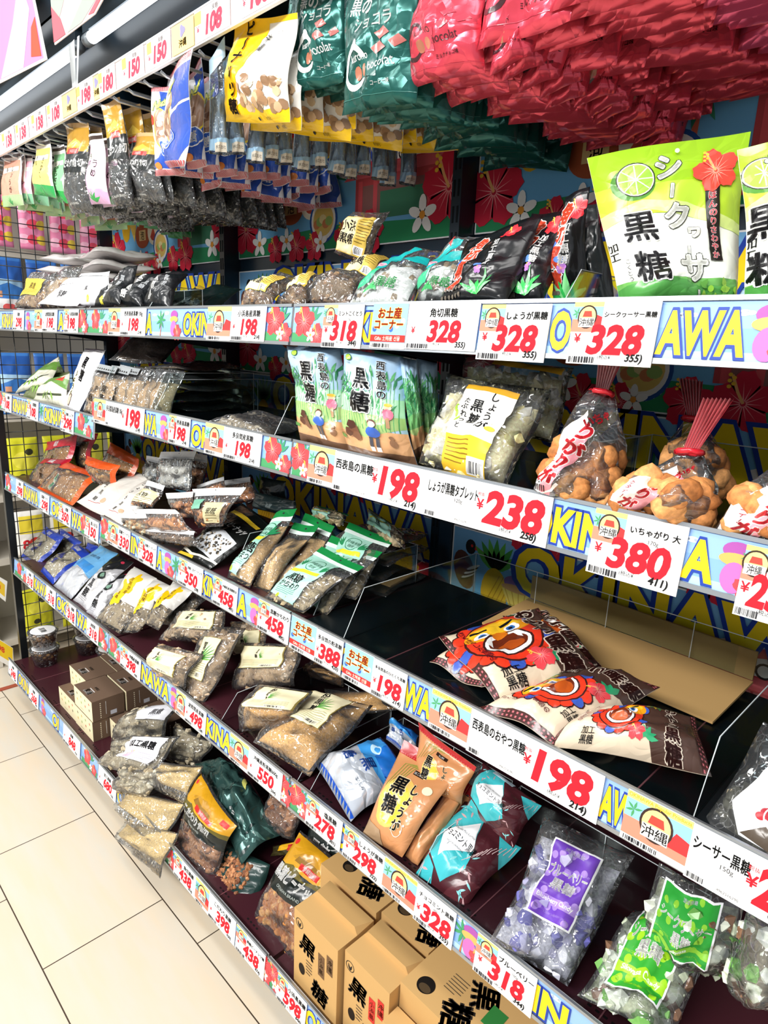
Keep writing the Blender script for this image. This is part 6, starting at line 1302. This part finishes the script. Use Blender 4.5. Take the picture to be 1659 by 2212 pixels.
# ================================================================== left end: wire grid, post and the shelves beyond
t = empty('wire_grid_panel', (-1.8, .24, 0), 'black wire grid panel closing the left end of the shelves', 'wire panel'); BLK = M('#14181a', 'enamel')
mb = MB()
for i in range(9): mb.tube([(-1.815, .035+.05*i, .12), (-1.815, .035+.05*i, 2.0)], .0018, BLK, 5)
for i in range(38): mb.tube([(-1.8135, .02, .14+.05*i), (-1.8135, .45, .14+.05*i)], .0018, BLK, 5)
mb.build('wire_grid', t)
mb = MB(); mb.box((-1.825, -.004, .02), (-1.802, .022, 2.0), BLK); mb.build('post', t)
t = empty('end_fixture', (-2.35, .8, 0), 'beige end fixture with shelves of goods beyond the wire grid', 'shelving'); BG = M('#d8d2c6', 'enamel')
mb = MB(); mb.box((-2.44, -.02, 0), (-2.40, 2.4, 2.3), BG); mb.build('back_board', t)
for z in (.12, .5, .78, 1.12, 1.5, 1.78, 2.1): mb = MB(); mb.box((-2.40, .0, z-.03), (-2.12, 2.4, z), M('#c9c2b4', 'enamel')); mb.build('shelf_board', t)
mb = MB(); mb.box((-2.40, -.03, 0), (-2.12, -.0, 2.3), BG); mb.build('side_panel', t)
def far_pack(label, y, z, w_, h_, c, draw, group, src=None, x=-2.1, name='far_pack'):
    if src:
        cp = copy_tree(src.root); cp['label'] = label; cp.location = src.root.location+V((0, y-src.y0, z-src.z0)); return src
    q = [V((x, y, z+h_)), V((x, y+w_, z+h_)), V((x, y+w_, z)), V((x, y, z))]
    b = Bag(name, label, 'packet', q, th=.02, shape='pillow', N=V((1, 0, 0)), group=group); b.y0 = y; b.z0 = z; draw(b); return b
def blue_pack(b):
    b.skin('pouch_body', M('#3f7cc8', 'print')); a = b.art('print'); a.rect(0, .62, 1, .95, '#2f62b4'); a.P([(0, .5), (.5, .6), (1, .52), (1, .64), (0, .66)], '#a9d0ee'); a.rect(.03, .03, .97, .34, '#f0eef0'); a.rect(.1, .36, .3, .46, '#d8a080'); a.blob(.5, .2, lambda t: .02+.006*math.cos(2*t), '#d85a5a'); a.bars(.2, .05, .8, .1); b.print(a)
def pink_pack(b):
    b.skin('pouch_body', M('#f08cb4', 'print')); a = b.art('print')
    for i in range(9): a.ell(.15+.35*(i % 3), .2+.3*(i//3), .12, .1, ('#f6b8d0', '#e84c64', '#f4d24c')[i % 3], 10)
    b.print(a)
def lemon_pack(b):
    b.skin('pouch_body', M('#d3d02a', 'print')); a = b.art('print'); a.ell(.5, .6, .2, .16, '#e8e04c'); a.ell(.4, .3, .07, .06, '#3a3a24', 10); a.ell(.65, .75, .07, .06, '#3a3a24', 10); a.P([(.1, .1), (.9, .2), (.9, .1)], '#7a9a2c'); b.print(a)
def white_pack(b):
    b.skin('pouch_body', M('#e9e6de', 'print')); a = b.art('print'); a.rect(.1, .5, .9, .9, '#e8d23c'); a.ell(.6, .3, .12, .1, '#d8433a'); a.text('8', .3, .25, .3, '#c8202c', .03); b.print(a)
P_ = ('nearest the aisle', 'second from the aisle', 'third from the aisle', 'fourth from the aisle', 'fifth from the aisle')
for draw, nm, z, h_, w_, n, dy in ((pink_pack, 'pink sweets packet on the far shelf behind the grid', 1.785, .19, .1, 5, .12), (blue_pack, 'blue sea packet behind the grid above the top rail', 1.505, .24, .12, 4, .135), (blue_pack, 'blue sea picture packet behind the grid on the second level', 1.125, .25, .12, 4, .135), (lemon_pack, 'lemon yellow packet behind the grid near the red nut bags', .785, .24, .12, 4, .14), (white_pack, 'white packet behind the grid beside the blue edged bags', .505, .2, .12, 4, .14), (lemon_pack, 'lemon yellow packet low behind the grid above the cups', .125, .22, .12, 3, .16)):
    s0 = None
    for i in range(n):
        r = far_pack(f'{nm}, {P_[i]}', .1+dy*i, z, w_, h_, None, draw, None, s0)
        s0 = s0 or r
def sign(label, q, c, txt):
    b3 = [on(p, 0, -1.99) for p in q]; N = V((1, 0, 0)); mb = MB(); mb.slab(b3, N, .002, M('#f4f2ea', 'paper')); TL, TR, BR, BL = b3
    X, Y = (BR-BL), (TL-BL); a = Art(X.length, Y.length, 'paper'); a.rect(.05, .25, .95, .95, c); a.text(txt, .5, .6, .34, '#d8432c', .04); a.flat(mb, BL, X.normalized(), Y.normalized(), N); tag(mb.build('sale_sign'), label, 'sign')
sign('yellow sale card with red print clipped to the post, upper one', [(-25, 1232), (16, 1256), (12, 1300), (-25, 1270)], '#f0c83c', '298')
sign('yellow sale card with red print at the left edge above the floor', [(-30, 1362), (28, 1400), (30, 1446), (-30, 1410)], '#f0cc2c', '198')
mb = MB(); A3, B3 = on((-40, 1503), 2, 0), on((44, 1478), 2, 0); d_ = (B3-A3).normalized(); n_ = V((-d_.y, d_.x, 0))*.012; mb.slab([A3-n_+UP*.004, B3-n_+UP*.004, B3+n_+UP*.004, A3+n_+UP*.004], UP, .0035, M('#a5523c', 'paper')); tag(mb.build('floor_strip'), 'reddish brown strip on the floor at the left end of the shelves', 'floor strip')
